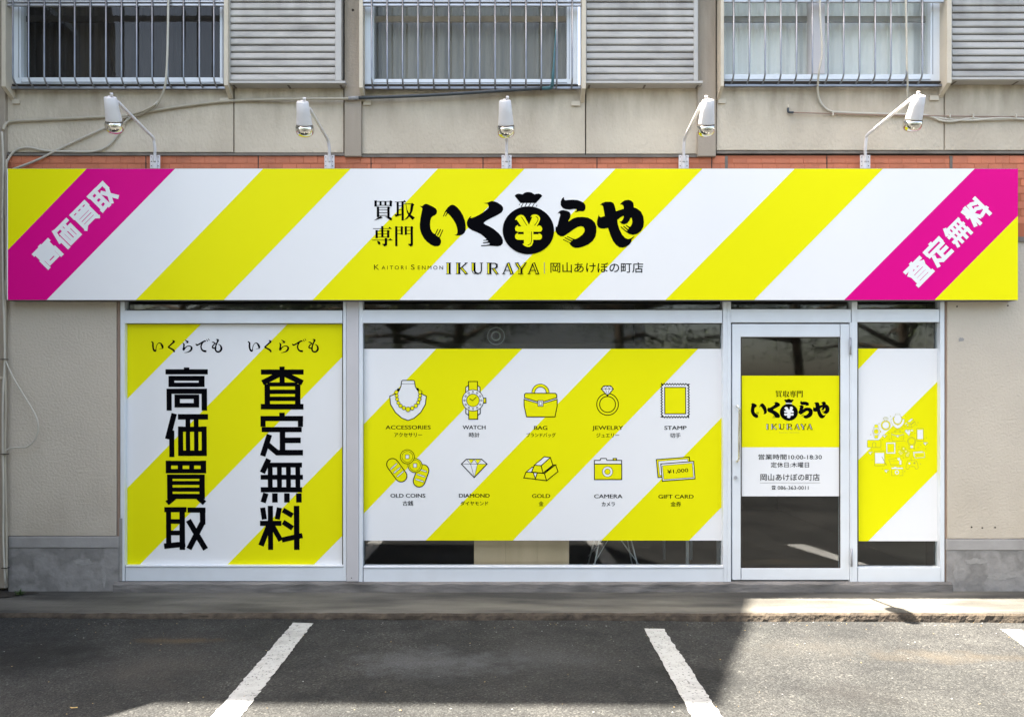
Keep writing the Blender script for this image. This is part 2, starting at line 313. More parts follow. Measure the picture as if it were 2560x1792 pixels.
# ------------------------------------------------------------------ flat print helper (letters, stripes, icons)
class Print:
    """flat printed shapes on the plane Y, placed with a 2D map from tracing units to photo units"""
    def __init__(self, Y, fmap=None, step=0.00012): self.b = MB(); self.Y = Y; self.k = 0; self.step = step; self.fm = fmap or (lambda x, y: (x, y))
    def _Y(self): self.k += 1; return self.Y - self.step * self.k
    def fill(self, pts, m='black'):
        self.b.m(m); Y = self._Y(); self.b.poly3([P(*self.fm(*p), Y) for p in pts]); return self
    def stroke(self, p, q, w, m='black', grow=0.0):
        dx, dy = q[0] - p[0], q[1] - p[1]; L = math.hypot(dx, dy) or 1; dx /= L; dy /= L; h = w / 2 + grow
        p = (p[0] - dx * grow, p[1] - dy * grow); q = (q[0] + dx * grow, q[1] + dy * grow)
        return self.fill([(p[0] - dy * h, p[1] + dx * h), (q[0] - dy * h, q[1] + dx * h), (q[0] + dy * h, q[1] - dx * h), (p[0] + dy * h, p[1] - dx * h)], m)
    def line(self, pts, w, m='black', closed=False):
        pts = list(pts); n = len(pts); L = []; Rr = []
        for i, p in enumerate(pts):
            a = pts[i - 1] if (i > 0 or closed) else p; c = pts[(i + 1) % n] if (i < n - 1 or closed) else p
            d1 = Vector((p[0] - a[0], p[1] - a[1])); d2 = Vector((c[0] - p[0], c[1] - p[1]))
            d1 = d1.normalized() if d1.length > 1e-6 else d2.normalized(); d2 = d2.normalized() if d2.length > 1e-6 else d1
            t = d1 + d2; t = t.normalized() if t.length > 1e-3 else d1; nn = Vector((-t.y, t.x)); s = 1 / max(0.45, nn.dot(Vector((-d1.y, d1.x))))
            ww = (w[i] if isinstance(w, (list, tuple)) else w) / 2 * s
            L.append((p[0] + nn.x * ww, p[1] + nn.y * ww)); Rr.append((p[0] - nn.x * ww, p[1] - nn.y * ww))
        self.b.m(m); Y = self._Y(); rng = n if closed else n - 1
        for i in range(rng):
            j = (i + 1) % n; q = [P(*self.fm(*v), Y) for v in (L[i], L[j], Rr[j], Rr[i])]
            self.b.poly3(q)
        return self
    def brush(self, pts, m='black'):
        sp = smooth_path([(x, y, w) for x, y, w in pts], 6); return self.line([(v.x, v.y) for v in sp], [max(v.z, 3) for v in sp], m)
    def circle(self, c, r, m, n=20, ry=None):
        ry = ry or r; return self.fill([(c[0] + r * math.cos(2 * math.pi * i / n), c[1] + ry * math.sin(2 * math.pi * i / n)) for i in range(n)], m)
    def ring(self, c, r, w, m='black', n=20, a0=0, a1=360):
        full = a1 - a0 >= 360; pts = [(c[0] + r * math.cos(R(a0 + (a1 - a0) * i / (n if full else n - 1))), c[1] + r * math.sin(R(a0 + (a1 - a0) * i / (n if full else n - 1)))) for i in range(n)]
        return self.line(pts, w, m, closed=full)
    def rect(self, x0, y0, x1, y1, m, w=None):
        p = [(x0, y0), (x1, y0), (x1, y1), (x0, y1)]; return self.line(p, w, m, True) if w else self.fill(p, m)
    def text(self, s, cx, cy, w, h, m='black', bold=0.0, rot=0.0, spacing=1.0):
        """letters fitted into a box w x h centred on cx, cy"""
        cu = bpy.data.curves.new('lettering', 'FONT'); cu.body = s; cu.offset = bold; cu.space_character = spacing; cu.resolution_u = 3
        ob = bpy.data.objects.new('lettering', cu); COL.objects.link(ob)
        me = bpy.data.meshes.new_from_object(ob.evaluated_get(bpy.context.evaluated_depsgraph_get()))
        vs = [(v.co.x, v.co.y) for v in me.vertices]; x0 = min(v[0] for v in vs); x1 = max(v[0] for v in vs); y0 = min(v[1] for v in vs); y1 = max(v[1] for v in vs)
        ca, sa = math.cos(R(rot)), math.sin(R(rot)); Y = self._Y(); self.b.m(m); b = len(self.b.v)
        for vx, vy in vs:
            u = ((vx - x0) / (x1 - x0) - .5) * w; v = (.5 - (vy - y0) / (y1 - y0)) * h
            self.b.v.append(P(*self.fm(cx + u * ca - v * sa, cy + u * sa + v * ca), Y))
        for p in me.polygons:
            idx = [b + i for i in p.vertices]; a, c, d = [Vector(self.b.v[i]) for i in idx[:3]]
            if (c - a).cross(d - a).y > 0: idx.reverse()
            self.b.face(idx)
        bpy.data.objects.remove(ob); bpy.data.curves.remove(cu); bpy.data.meshes.remove(me); return self
    def build(self, name, parent, label=None): return self.b.build(name, parent, label)

# heavy square kanji as straight strokes (x, y, x, y, width)
KANJI = {
'taka': ((405, 504), [(292,411,520,411,26),(406,388,406,400,28),(323,434,323,492,30),(487,434,487,492,30),(309,446,501,446,24),(309,481,501,481,22),(310,504,310,620,26),(501,504,501,620,28),(298,516,515,516,26),(354,535,354,603,28),(458,535,458,603,28),(341,546,471,546,22),(341,592,471,592,22)]),
'ka': ((405, 755), [(337,638,301,775,28),(323,730,323,872,26),(358,655,520,655,28),(411,664,411,712,24),(456,664,456,712,24),(371,708,371,866,26),(499,708,499,866,26),(411,712,411,852,22),(456,712,456,852,22),(358,722,512,722,26),(358,852,512,852,28)]),
'bai': ((398, 1008), [(304,893,304,960,28),(494,893,494,960,28),(368,895,368,958,25),(430,895,430,958,25),(291,906,507,906,24),(291,949,507,949,22),(311,968,311,1100,28),(486,968,486,1100,28),(298,979,499,979,22),(300,1013,498,1013,20),(300,1049,498,1049,21),(298,1086,499,1086,26),(335,1092,296,1122,26),(465,1092,498,1122,26)]),
'shu': ((395, 1263), [(281,1158,400,1158,26),(303,1150,303,1352,26),(377,1146,377,1375,28),(303,1222,377,1222,24),(303,1284,377,1284,24),(279,1356,392,1344,28),(407,1160,503,1160,26),(488,1150,488,1238,28),(488,1226,413,1370,28),(411,1216,503,1372,28)]),
'sa': ((924, 498), [(810,412,1040,412,26),(924,383,924,480,26),(920,418,818,470,28),(928,418,1034,470,28),(843,478,843,604,28),(1008,478,1008,604,28),(845,479,1006,479,20),(845,519,1006,519,22),(845,557,1006,557,22),(808,600,1038,600,28)]),
'tei': ((921, 750), [(922,633,922,660,28),(806,664,1036,664,26),(819,660,819,708,26),(1022,660,1022,708,26),(812,724,1028,724,26),(924,724,924,850,28),(924,782,1022,782,28),(888,849,1034,849,28),(853,752,816,866,28),(832,796,898,852,28)]),
'mu': ((918, 1002), [(848,885,814,957,28),(835,916,1028,916,24),(805,982,1033,982,24),(805,1050,1028,1050,26),(856,910,856,1050,24),(906,910,906,1050,24),(955,910,955,1050,24),(1006,910,1006,1050,24),(832,1070,817,1118,27),(881,1070,881,1118,28),(946,1070,946,1118,28),(1011,1070,1011,1118,28)]),
'ryo': ((913, 1257), [(814,1148,823,1210,26),(905,1148,893,1210,26),(856,1138,856,1375,26),(800,1232,915,1232,26),(849,1240,804,1352,28),(864,1240,911,1325,26),(925,1160,975,1190,26),(925,1225,975,1258,26),(998,1138,998,1375,28),(918,1322,1028,1298,26)]),
}
def kanji(pr, key, fm=None, m='black', grow=0.0):
    old = pr.fm
    if fm: pr.fm = fm
    for x0, y0, x1, y1, w in KANJI[key][1]: pr.stroke((x0, y0), (x1, y1), w, m, grow)
    pr.fm = old

# brush logo, traced in units of 0.10577 photo units
LOGO = {
'i1': (1040, [(95,425),(160,432),(205,388),(240,378),(285,385),(400,440),(480,490),(508,550),(495,605),(460,645),(400,670),(365,710),(345,780),(338,880),(350,970),(385,1040),(430,1085),(465,1085),(480,1120),(520,1150),(560,1165),(572,1185),(597,1240),(597,1290),(570,1350),(520,1380),(440,1380),(350,1340),(260,1270),(190,1190),(130,1080),(97,960),(95,850),(115,700),(140,580),(160,490),(140,460)]),
'i2': (1040, [(642,675),(700,545),(760,460),(830,405),(875,398),(920,410),(990,465),(1060,550),(1120,650),(1165,780),(1182,900),(1178,1000),(1145,1070),(1090,1110),(1030,1125),(960,1125),(910,1112),(960,1105),(980,1070),(985,1010),(970,920),(930,820),(880,740),(820,660),(765,605),(745,615),(712,675),(695,665),(740,575),(725,565),(700,590),(664,675)]),
'ku': (1040, [(1605,360),(1690,352),(1740,330),(1790,312),(1850,315),(1930,345),(2020,400),(2065,455),(2068,520),(2030,580),(1950,630),(1850,680),(1740,735),(1650,785),(1615,815),(1612,840),(1650,870),(1740,910),(1850,975),(1960,1070),(2030,1160),(2060,1240),(2055,1310),(2010,1360),(1940,1380),(1860,1375),(1750,1367),(1545,1377),(1540,1356),(1680,1345),(1735,1335),(1748,1315),(1730,1298),(1590,1308),(1580,1290),(1680,1275),(1710,1260),(1700,1242),(1600,1250),(1592,1233),(1650,1228),(1672,1212),(1620,1160),(1540,1095),(1440,1045),(1330,1000),(1250,945),(1212,890),(1205,820),(1225,755),(1265,700),(1305,665),(1316,675),(1290,708),(1310,715),(1400,685),(1500,635),(1600,575),(1680,515),(1725,460),(1725,415),(1700,378)]),
'bag_top': (1240, [(450,190),(490,150),(540,137),(600,145),(635,155),(680,120),(730,102),(790,98),(850,110),(890,135),(922,155),(960,142),(1020,135),(1065,150),(1105,190),(950,360),(590,360)]),
'ra1': (1380, [(290,215),(295,270),(325,295),(400,285),(500,280),(610,288),(700,320),(770,360),(800,420),(800,490),(770,540),(735,555),(640,550),(590,570),(540,575),(590,535),(590,505),(540,498),(430,515),(330,505),(260,475),(215,410),(215,320),(245,255)]),
'ra2': (1380, [(140,610),(170,565),(220,530),(280,525),(360,540),(420,570),(447,620),(440,690),(390,780),(400,795),(420,780),(500,725),(600,692),(720,685),(850,700),(950,750),(1020,820),(1055,920),(1055,1030),(1030,1150),(970,1250),(870,1330),(750,1385),(640,1415),(550,1418),(490,1395),(440,1350),(415,1300),(262,1228),(270,1212),(420,1285),(445,1285),(458,1265),(300,1183),(310,1166),(470,1245),(492,1240),(490,1222),(355,1153),(362,1138),(500,1200),(560,1210),(640,1170),(730,1100),(775,1030),(775,970),(745,920),(690,905),(620,920),(530,970),(420,1050),(330,1110),(270,1145),(210,1145),(140,1105),(95,1040),(88,970),(95,910),(120,925),(140,880),(180,720),(205,640),(195,600),(170,595)]),
'ya': (1380, [(1140,410),(1200,355),(1280,328),(1400,328),(1460,355),(1490,420),(1520,550),(1700,495),(1705,460),(1690,410),(1650,390),(1615,395),(1660,340),(1730,295),(1810,282),(1880,300),(1930,350),(1940,410),(1940,460),(2020,490),(2110,560),(2165,670),(2180,800),(2165,920),(2110,1020),(2020,1085),(1920,1110),(1830,1090),(1740,1030),(1628,927),(1640,912),(1750,1010),(1785,1020),(1785,1000),(1688,912),(1700,897),(1800,975),(1825,965),(1815,945),(1748,887),(1762,875),(1830,920),(1860,915),(1895,850),(1905,790),(1890,710),(1870,700),(1830,780),(1780,840),(1710,862),(1650,845),(1595,790),(1635,800),(1680,750),(1705,690),(1700,658),(1640,685),(1550,755),(1560,850),(1600,980),(1660,1100),(1730,1180),(1800,1210),(1870,1190),(1955,1135),(1950,1150),(1885,1220),(1880,1270),(1830,1340),(1750,1395),(1670,1412),(1590,1400),(1520,1350),(1450,1260),(1390,1130),(1330,945),(1250,962),(1160,960),(1100,930),(1070,870),(1070,780),(1115,625),(1120,670),(1160,695),(1255,665),(1215,430),(1180,400)]),
}
YEN = [(455,755),(490,690),(540,650),(595,635),(650,650),(690,690),(785,870),(865,690),(850,680),(822,690),(850,650),(900,628),(960,628),(1020,660),(1048,710),(1045,760),(1000,850),(970,905),(1005,905),(1000,888),(1050,890),(1090,930),(1098,980),(1080,1020),(1045,1035),(888,1035),(888,1095),(1010,1095),(1005,1078),(1055,1085),(1088,1120),(1090,1170),(1065,1215),(1030,1225),(885,1225),(880,1290),(850,1360),(800,1395),(740,1395),(680,1370),(630,1325),(665,1310),(665,1230),(510,1225),(470,1200),(452,1150),(470,1095),(530,1060),(520,1095),(660,1095),(660,1038),(510,1035),(465,1005),(455,960),(475,905),(530,872),(520,910),(600,910),(500,755)]
def logo(pr, T, yen_m, inner=True):
    """T maps photo units of the big sign to where this copy sits"""
    k = 0.10577
    def use(ox):
        pr.fm = lambda x, y: T(ox + x * k, 470 + y * k)
    for key, (ox, pts) in LOGO.items():
        use(ox); pr.fill(pts)
    use(1040)
    for a, b in (((525,970),(462,1095)), ((588,976),(508,1125)), ((642,988),(562,1165))): pr.stroke(a, b, 19)
    use(1240)
    pr.fill([(585,360),(955,360),(990,445),(560,445)], 'white')
    for x in (655, 740, 828, 918): pr.stroke((x, 358), (x - 56, 455), 17)
    pr.stroke((578,372),(552,408), 11); pr.stroke((982,398),(960,442), 11)
    pr.circle((770, 1003), 608, 'black', 48, 566); pr.fill(YEN, yen_m)
    if inner:
        pr.line([(590,690),(620,700),(735,890)], 14); pr.line([(945,680),(990,700),(1002,750),(980,800),(915,890)], 14); pr.line([(845,1035),(845,1250),(820,1320),(755,1352)], 14)

# serif kanji, traced in units of 0.09955 photo units; glyph -> (origin x, origin y, strokes, fills)
SERIF = {
'bai': (150, 310, [(200,315,200,470,60),(325,340,325,440,50),(447,340,447,440,50),(580,325,580,465,58),(200,340,600,340,14),(200,440,600,440,14),(258,470,258,735,58),(522,475,522,735,58),(258,492,522,492,14),(258,555,522,555,14),(258,625,522,625,14),(258,692,522,692,14)],
        [[(575,308),(625,350),(600,385),(550,350)],[(515,462),(572,503),(545,530),(495,500)],[(320,705),(380,745),(150,822)],[(430,715),(540,725),(590,745),(615,780),(600,810),(570,815),(540,790)]]),
'shu': (680, 310, [(755,355,755,670,55),(878,335,878,820,58),(685,353,960,353,14),(755,450,870,450,14),(755,550,870,550,14),(915,402,1110,402,15)],
        [[(925,308),(965,350),(880,358)],[(680,665),(850,655),(840,680),(700,730),(680,690)],[(1110,370),(1175,420),(1150,450),(1130,570),(1080,680),(1000,770),(915,808),(1000,710),(1060,600),(1085,420)],[(965,400),(990,540),(1030,620),(1090,680),(1185,745),(1130,808),(1040,720),(985,610),(955,400)]]),
'sen': (120, 960, [(130,1022,600,1022,14),(365,960,365,1235,58),(222,1060,222,1262,58),(512,1065,512,1250,60),(222,1082,520,1082,14),(222,1155,520,1155,14),(222,1235,520,1235,14),(110,1310,620,1310,14),(455,1260,455,1420,60)],
        [[(550,972),(600,1028),(505,1028)],[(565,1262),(620,1316),(510,1316)],[(500,1052),(556,1092),(530,1110),(480,1080)],[(350,1410),(425,1400),(485,1400),(480,1440),(410,1470),(385,1430)],[(230,1330),(300,1350),(320,1395),(290,1432),(258,1410)]]),
'mon': (680, 960, [(715,962,715,1465,58),(853,972,853,1175,54),(715,987,850,987,14),(715,1065,850,1065,14),(715,1148,850,1148,14),(955,965,955,1178,55),(1103,970,1103,1420,60),(955,987,1100,987,14),(955,1065,1100,1065,14),(955,1148,1100,1148,14)],
        [[(850,955),(895,995),(870,1020),(825,990)],[(1100,952),(1148,995),(1125,1020),(1075,990)],[(1000,1408),(1075,1400),(1133,1400),(1125,1450),(1070,1470),(1035,1440)]]),
}
def serif(pr, key, ox, oy, k):
    """upper left corner at ox, oy in photo units, k photo units per tracing unit"""
    gx, gy, st, fl = SERIF[key]; pr.fm = lambda x, y: (ox + (x - gx) * k, oy + (y - gy) * k)
    for x0, y0, x1, y1, w in st: pr.stroke((x0, y0), (x1, y1), w)
    for f in fl: pr.fill(f)

def romaji(pr, T, inner):
    """the big serif capitals with an inline stroke"""
    pr.fm = lambda x, y: T(920 + x * 0.20035, 640 + y * 0.20035)
    def bar(x0, x1, xt, ser=True):           # thin stroke, coloured inline, thick stroke
        pr.stroke(((x0 + x1) / 2, 88), ((x0 + x1) / 2, 222), x1 - x0 - 4, inner); pr.stroke((x0, 86), (x0, 224), 6); pr.stroke((xt, 86), (xt, 224), 24)
        pr.stroke((x0 - 11, 87), (xt + 19, 87), 7); pr.stroke((x0 - 11, 223), (xt + 19, 223), 7)
    bar(985, 1007, 1019)
    bar(1106, 1126, 1138); pr.stroke((1230, 88), (1148, 160), 15); pr.stroke((1160, 143), (1230, 224), 32); pr.stroke((1166, 150), (1224, 217), 13, inner); pr.stroke((1205, 87), (1245, 87), 7); pr.stroke((1203, 223), (1250, 223), 7)
    pr.stroke((1308, 88), (1308, 185), 16, inner); pr.line([(1297,87),(1297,180),(1310,212),(1335,224)], 6); pr.line([(1328,87),(1328,180),(1342,212),(1372,221),(1402,210),(1415,182),(1415,87)], [24,24,22,15,14,14,14]); pr.stroke((1288, 87), (1346, 87), 7); pr.stroke((1396, 87), (1436, 87), 7)
    bar(1491, 1512, 1525); pr.line([(1530,92),(1585,92),(1608,108),(1608,138),(1585,155),(1530,156)], [10,12,22,22,12,10]); pr.stroke((1562, 155), (1612, 224), 30); pr.stroke((1567, 160), (1607, 217), 12, inner); pr.stroke((1598, 223), (1634, 223), 7)
    for dx in (0, 318):
        pr.stroke((1742 + dx, 90), (1688 + dx, 223), 13); pr.stroke((1746 + dx, 86), (1798 + dx, 223), 38); pr.stroke((1749 + dx, 96), (1793 + dx, 217), 13, inner); pr.stroke((1708 + dx, 180), (1780 + dx, 180), 8)
        pr.stroke((1672 + dx, 223), (1712 + dx, 223), 7); pr.stroke((1768 + dx, 223), (1820 + dx, 223), 7)
    pr.stroke((1852, 88), (1904, 168), 38); pr.stroke((1856, 94), (1902, 166), 13, inner); pr.stroke((1970, 88), (1918, 165), 14); pr.stroke((1895, 165), (1895, 222), 16, inner); pr.stroke((1884, 160), (1884, 223), 6); pr.stroke((1913, 155), (1913, 223), 24)
    pr.stroke((1832, 87), (1885, 87), 7); pr.stroke((1945, 87), (1982, 87), 7); pr.stroke((1873, 223), (1937, 223), 7)

KANA = [  # small brush kana
 [(105,272,28),(150,310,45),(150,400,50),(165,490,50),(200,535,60),(242,535,42)], [(238,530,30),(240,470,20),(265,375,18),(320,315,20),(378,330,38),(420,400,62),(438,462,40)], [(438,462,38),(395,472,16),(330,487,6)],
 [(708,240,20),(758,272,55),(700,330,45),(622,400,40),(602,435,50),(660,470,45),(740,520,52),(768,575,48)],
 [(1068,225,14),(1120,260,40),(1165,295,58)], [(1165,300,40),(1120,305,18),(1080,305,8)], [(1005,312,15),(1040,350,45),(1035,430,45),(1030,500,60),(1090,440,30),(1160,400,25),(1230,410,35),(1262,460,55),(1230,530,48),(1150,575,25),(1050,592,8)],
 [(1382,335,25),(1412,372,45),(1480,345,40),(1620,265,45),(1675,262,28)], [(1605,270,30),(1550,350,38),(1530,430,40),(1560,510,45),(1620,545,55),(1685,550,55)], [(1690,205,14),(1725,268,24)], [(1738,188,14),(1772,242,24)],
 [(1965,210,15),(2020,232,55),(1985,320,40),(1950,420,40),(1945,510,45),(1990,562,48),(2060,560,48),(2112,495,58),(2105,420,48),(2070,370,25),(2015,348,10)], [(1842,290,15),(1890,295,35),(1935,322,30),(1985,345,16)], [(1940,335,25),(1880,380,35),(1857,440,38),(1900,462,42),(1970,462,38)],
]

# line icons (coordinates in units of 0.3984 photo units), L = outline colour
def ic_line(pr, pts, L, w=4, closed=False): pr.line(pts, w, L, closed)
def icon_necklace(pr, L, w=4):
    b = [(312,534),(318,529),(388,529),(393,535),(397,565),(410,590),(440,615),(467,628),(460,680),(430,730),(390,765),(351,780),(312,765),(272,730),(242,680),(237,628),(265,617),(295,595),(308,565)]
    pr.circle((292,588), 10, L); pr.circle((411,586), 10, L); pr.fill(b, 'white'); pr.line(b, w, L, True); pr.line([(312,550),(394,550)], 2.5, L)
    for x, y, r in ((279,603,12),(280,625,11),(283,647,11),(291,670,11),(304,688,12),(325,702,12),(378,703,12),(400,688,12),(415,668,11),(423,647,11),(427,625,11),(427,603,12),(351,710,15)):
        pr.circle((x, y), r + 1.5, L, 14); pr.circle((x, y), r - 1.8, 'yellow', 14)
def icon_watch(pr, L, w=4):
    for a in (1, -1):
        f = lambda y: 654 + a * (y - 654)
        q = [(714,f(610)),(714,f(572)),(730,f(562)),(790,f(562)),(804,f(572)),(804,f(610))]; pr.fill(q, 'white'); pr.line(q, w, L, True)
        q = [(732,f(610)),(732,f(536)),(788,f(536)),(788,f(610))]; pr.fill(q, 'yellow'); pr.line(q, w, L, True)
    pr.rect(822,640,840,670,'yellow'); pr.rect(822,640,840,670,L,w)
    pr.circle((759,654), 69, L, 28); pr.circle((759,654), 65, 'white', 28); pr.circle((759,654), 42, L, 24); pr.circle((759,654), 38, 'yellow', 24)
    for i in range(12):
        c = (759 + 53 * math.sin(i * math.pi / 6), 654 - 53 * math.cos(i * math.pi / 6)); pr.circle(c, 6.5, L, 10); pr.circle(c, 3.5, 'white', 8)
    pr.line([(738,643),(757,655),(781,632)], 3.2, L)
def icon_bag(pr, L, w=4):
    pr.ring((1183,606), 45, 22, L, 16, 180, 360); pr.ring((1183,606), 45, 14, 'yellow', 16, 180, 360)
    q = [(1083,638),(1083,616),(1090,610),(1276,610),(1285,618),(1285,638),(1203,662),(1163,662)]; pr.fill(q, 'yellow'); pr.line(q, w, L, True)
    q = [(1080,648),(1163,672),(1203,672),(1287,648),(1287,690),(1273,757),(1095,757),(1080,690)]; pr.fill(q, 'yellow'); pr.line(q, w, L, True)
    pr.line([(1083,643),(1163,668),(1203,668),(1285,643)], 4, 'white')
    pr.rect(1165,653,1201,693,L); pr.rect(1169,657,1197,689,'white'); pr.rect(1175,662,1191,684,L,2.5)
def icon_ring(pr, L, w=4, inside=None):
    if inside: pr.circle((474,679), 52, inside)
    pr.ring((474,679), 59, 19, 'yellow', 32); pr.ring((474,679), 68, w, L, 32); pr.ring((474,679), 50, w, L, 32)
    q = [(435,583),(452,563),(495,563),(511,583),(474,625)]; pr.fill(q, 'white'); pr.line(q, w, L, True)
    pr.line([(435,583),(511,583)], 2.4, L); pr.line([(452,563),(463,583),(474,563),(485,583),(495,563)], 2.4, L); pr.line([(462,583),(474,622),(486,583)], 2.4, L)
def icon_stamp(pr, L, w=3.5, simple=False):
    if simple: q = [(810,549),(987,549),(987,762),(810,762)]
    else:
        q = []
        for (ax, ay, bx, by, n) in ((814,553,983,553,10),(983,553,983,758,12),(983,758,814,758,10),(814,758,814,553,12)):
            dx, dy = bx - ax, by - ay; Ln = math.hypot(dx, dy); nx, ny = dy / Ln, -dx / Ln
            for i in range(n * 4):
                t = i / (n * 4); o = 4.5 * math.cos(t * n * 2 * math.pi); q.append((ax + dx * t + nx * o, ay + dy * t + ny * o))
    pr.fill(q, 'white'); pr.line(q, w, L, True); pr.rect(833,573,964,738,'yellow'); pr.rect(833,573,964,738,L,w)
def capsule(a, b, r, n=8):
    an = math.atan2(b[1] - a[1], b[0] - a[0]); p = []
    for i in range(n + 1): t = an - math.pi / 2 + math.pi * i / n; p.append((b[0] + r * math.cos(t), b[1] + r * math.sin(t)))
    for i in range(n + 1): t = an + math.pi / 2 + math.pi * i / n; p.append((a[0] + r * math.cos(t), a[1] + r * math.sin(t)))
    return p
def icon_coins(pr, L, w=4):
    for a, b, sl in (((252,1055),(305,1128),[((241,1085),(277,1052)),((261,1108),(298,1077)),((282,1131),(318,1100))]), ((443,1093),(418,1160),[((424,1088),(462,1100)),((410,1118),(452,1132)),((398,1148),(443,1163))])):
        q = capsule(a, b, 37); pr.fill(q, 'yellow'); pr.line(q, w, L, True)
        for s, t in sl: pr.fill(capsule(s, t, 5.5, 4), L); pr.fill(capsule(s, t, 3, 4), 'white')
    for c in ((393,1062),(345,1007)):
        pr.circle(c, 46, L, 26); pr.circle(c, 42, 'yellow', 26); pr.ring(c, 34, 2.6, L, 24); pr.rect(c[0]-11, c[1]-12, c[0]+11, c[1]+12, 'white'); pr.rect(c[0]-11, c[1]-12, c[0]+11, c[1]+12, L, 2.6)
def icon_diamond(pr, L, w=4):
    q = [(684,1053),(715,1023),(812,1023),(845,1053),(764,1137)]; pr.fill(q, 'white')
    for t in ([(730,1025),(765,1025),(745,1051)], [(785,1055),(842,1054),(765,1134)], [(770,1025),(805,1025),(786,1050)]): pr.fill(t, 'yellow')
    pr.line(q, w, L, True); pr.line([(684,1053),(845,1053)], 2.6, L); pr.line([(715,1023),(742,1053),(764,1023),(785,1053),(812,1023)], 2.6, L); pr.line([(742,1053),(764,1137),(785,1053)], 2.6, L)
def icon_gold(pr, L, w=4):
    for q, m in (([(1090,1103),(1128,1072),(1150,1080),(1140,1105)],'white'), ([(1090,1103),(1135,1106),(1148,1147),(1075,1140)],'yellow'), ([(1135,1106),(1160,1108),(1148,1147)],'white'),
                 ([(1160,1108),(1205,1112),(1218,1157),(1146,1148)],'yellow'), ([(1205,1112),(1262,1058),(1277,1058),(1205,1112)],'white'), ([(1205,1112),(1275,1058),(1290,1100),(1218,1157)],'yellow'),
                 ([(1142,1060),(1185,1063),(1195,1110),(1125,1103)],'yellow'), ([(1185,1063),(1242,1012),(1258,1060),(1195,1110)],'yellow'), ([(1142,1060),(1205,1007),(1242,1012),(1185,1063)],'white')):
        if len(set(q)) > 3 or len(q) == 3: pr.fill(q, m)
        pr.line(q, w, L, True)
def icon_camera(pr, L, w=4):
    q = [(389,1053),(389,1030),(425,1030),(430,1018),(463,1018),(468,1030),(560,1030),(560,1053)]; pr.fill(q, 'white'); pr.line(q, w, L, True)
    pr.rect(507,1018,528,1030,'yellow'); pr.rect(507,1018,528,1030,L,w); pr.rect(389,1053,560,1150,'yellow'); pr.rect(389,1053,560,1150,L,w)
    pr.circle((471,1101), 34, L, 24); pr.circle((471,1101), 31, 'white', 24); pr.circle((471,1101), 19, L); pr.circle((471,1101), 16, 'yellow')
def icon_ticket(pr, L, w=4, text=True):
    q = [(778,1025),(985,1009),(995,1120),(788,1137)]; pr.fill(q, 'yellow'); pr.line(q, w, L, True); q = [(790,1036),(975,1021),(984,1110),(799,1124)]; pr.fill(q, 'white'); pr.line(q, 2.6, L, True)
    q = [(806,1052),(1012,1036),(1020,1145),(815,1160)]; pr.fill(q, 'white'); pr.line(q, w, L, True); q = [(816,1063),(1003,1047),(1010,1136),(824,1150)]; pr.fill(q, 'yellow'); pr.line(q, 2.6, L, True)
    pr.text('¥1,000', 912, 1098, 132, 28 if text else 20, L, 0.012, -4.7)

# ================================================================== GROUND
b = MB(); n = 40
xs = [-40, -12, -5, 6, 12, 40]; ys = [-40, -20, -8, -3, -0.45, 6]
for x in xs:
    for y in ys: b.v.append((x, y, lot_z(x)))
for i in range(len(xs) - 1):
    for j in range(len(ys) - 1):
        a = i * len(ys) + j; b.face([a, a + len(ys), a + len(ys) + 1, a + 1])
b.build('parking_lot', kind='structure', mt='asphalt', label='worn grey asphalt car park in front of the shop')

def kerb_Y(x): return -0.578 + 0.006 * math.sin(x * 3.1) + 0.004 * math.sin(x * 11.3 + 1)
b = MB(); NX = 620; xs = [-4.12 + 13.0 * i / NX for i in range(NX + 1)]
def rag(i, s, a): random.seed((i // 3) * 17 + s); a1 = random.uniform(-a, a); random.seed(i * 31 + s); return .55 * a1 + .3 * random.uniform(-a, a)
rows = []
for i, x in enumerate(xs):
    e = kerb_Y(x); r = rag(i, 1, 0.006)
    rows.append([(x, 0.03, 0.004), (x, -0.25, 0.003 + rag(i, 5, 0.002)), (x, e + 0.045, rag(i, 2, 0.002)), (x, e + 0.012 + r * .4, -0.006 + rag(i, 3, 0.003)),
                 (x, e + r, -0.020), (x, e - 0.006 + rag(i, 4, 0.006), (lot_z(x)) * 0.55 - 0.01), (x, e - 0.010 + rag(i, 7, 0.007), lot_z(x) - 0.01)])
for r in rows: b.v += r
K = len(rows[0])
for i in range(NX):
    for j in range(K - 1):
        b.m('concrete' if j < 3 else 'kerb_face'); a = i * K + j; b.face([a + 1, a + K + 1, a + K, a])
b.build('pavement', kind='structure', label='concrete pavement strip with a chipped kerb below the shop front')

def line_poly(corners, name, label, seed):
    """white bay line: photo corners top-left, top-right, bottom-right, bottom-left, with ragged paint edges"""
    random.seed(seed); tl, tr, br, bl = [Vector(G(*c)) for c in corners]; n = 70; b = MB()
    for i in range(n + 1):
        t = i / n; A = tl.lerp(bl, t); B = tr.lerp(br, t); d = (B - A).normalized()
        A = A + d * random.uniform(-.005, .005) ; B = B + d * random.uniform(-.006, .006)
        for q in (A, B): b.v.append((q.x, q.y + (random.uniform(-.004, .004) if i == 0 else 0), lot_z(q.x) + 0.004))
    for i in range(n): b.face([2 * i + 2, 2 * i + 3, 2 * i + 1, 2 * i])
    b.build(name, label=label, cat='road marking', group='white parking bay lines', mt='road_paint')
line_poly([(733,1557),(783,1558),(495,1930),(408,1930)], 'parking_line', 'white bay line on the asphalt below the black kanji window', 1)
line_poly([(1609,1571),(1659,1572),(1930,1980),(1832,1980)], 'parking_line', 'white bay line crossing the shadow edge in front of the door', 2)
line_poly([(2502,1573),(2552,1574),(2900,1790),(2790,1790)], 'parking_line', 'white bay line cut off by the right edge of the photo', 3)

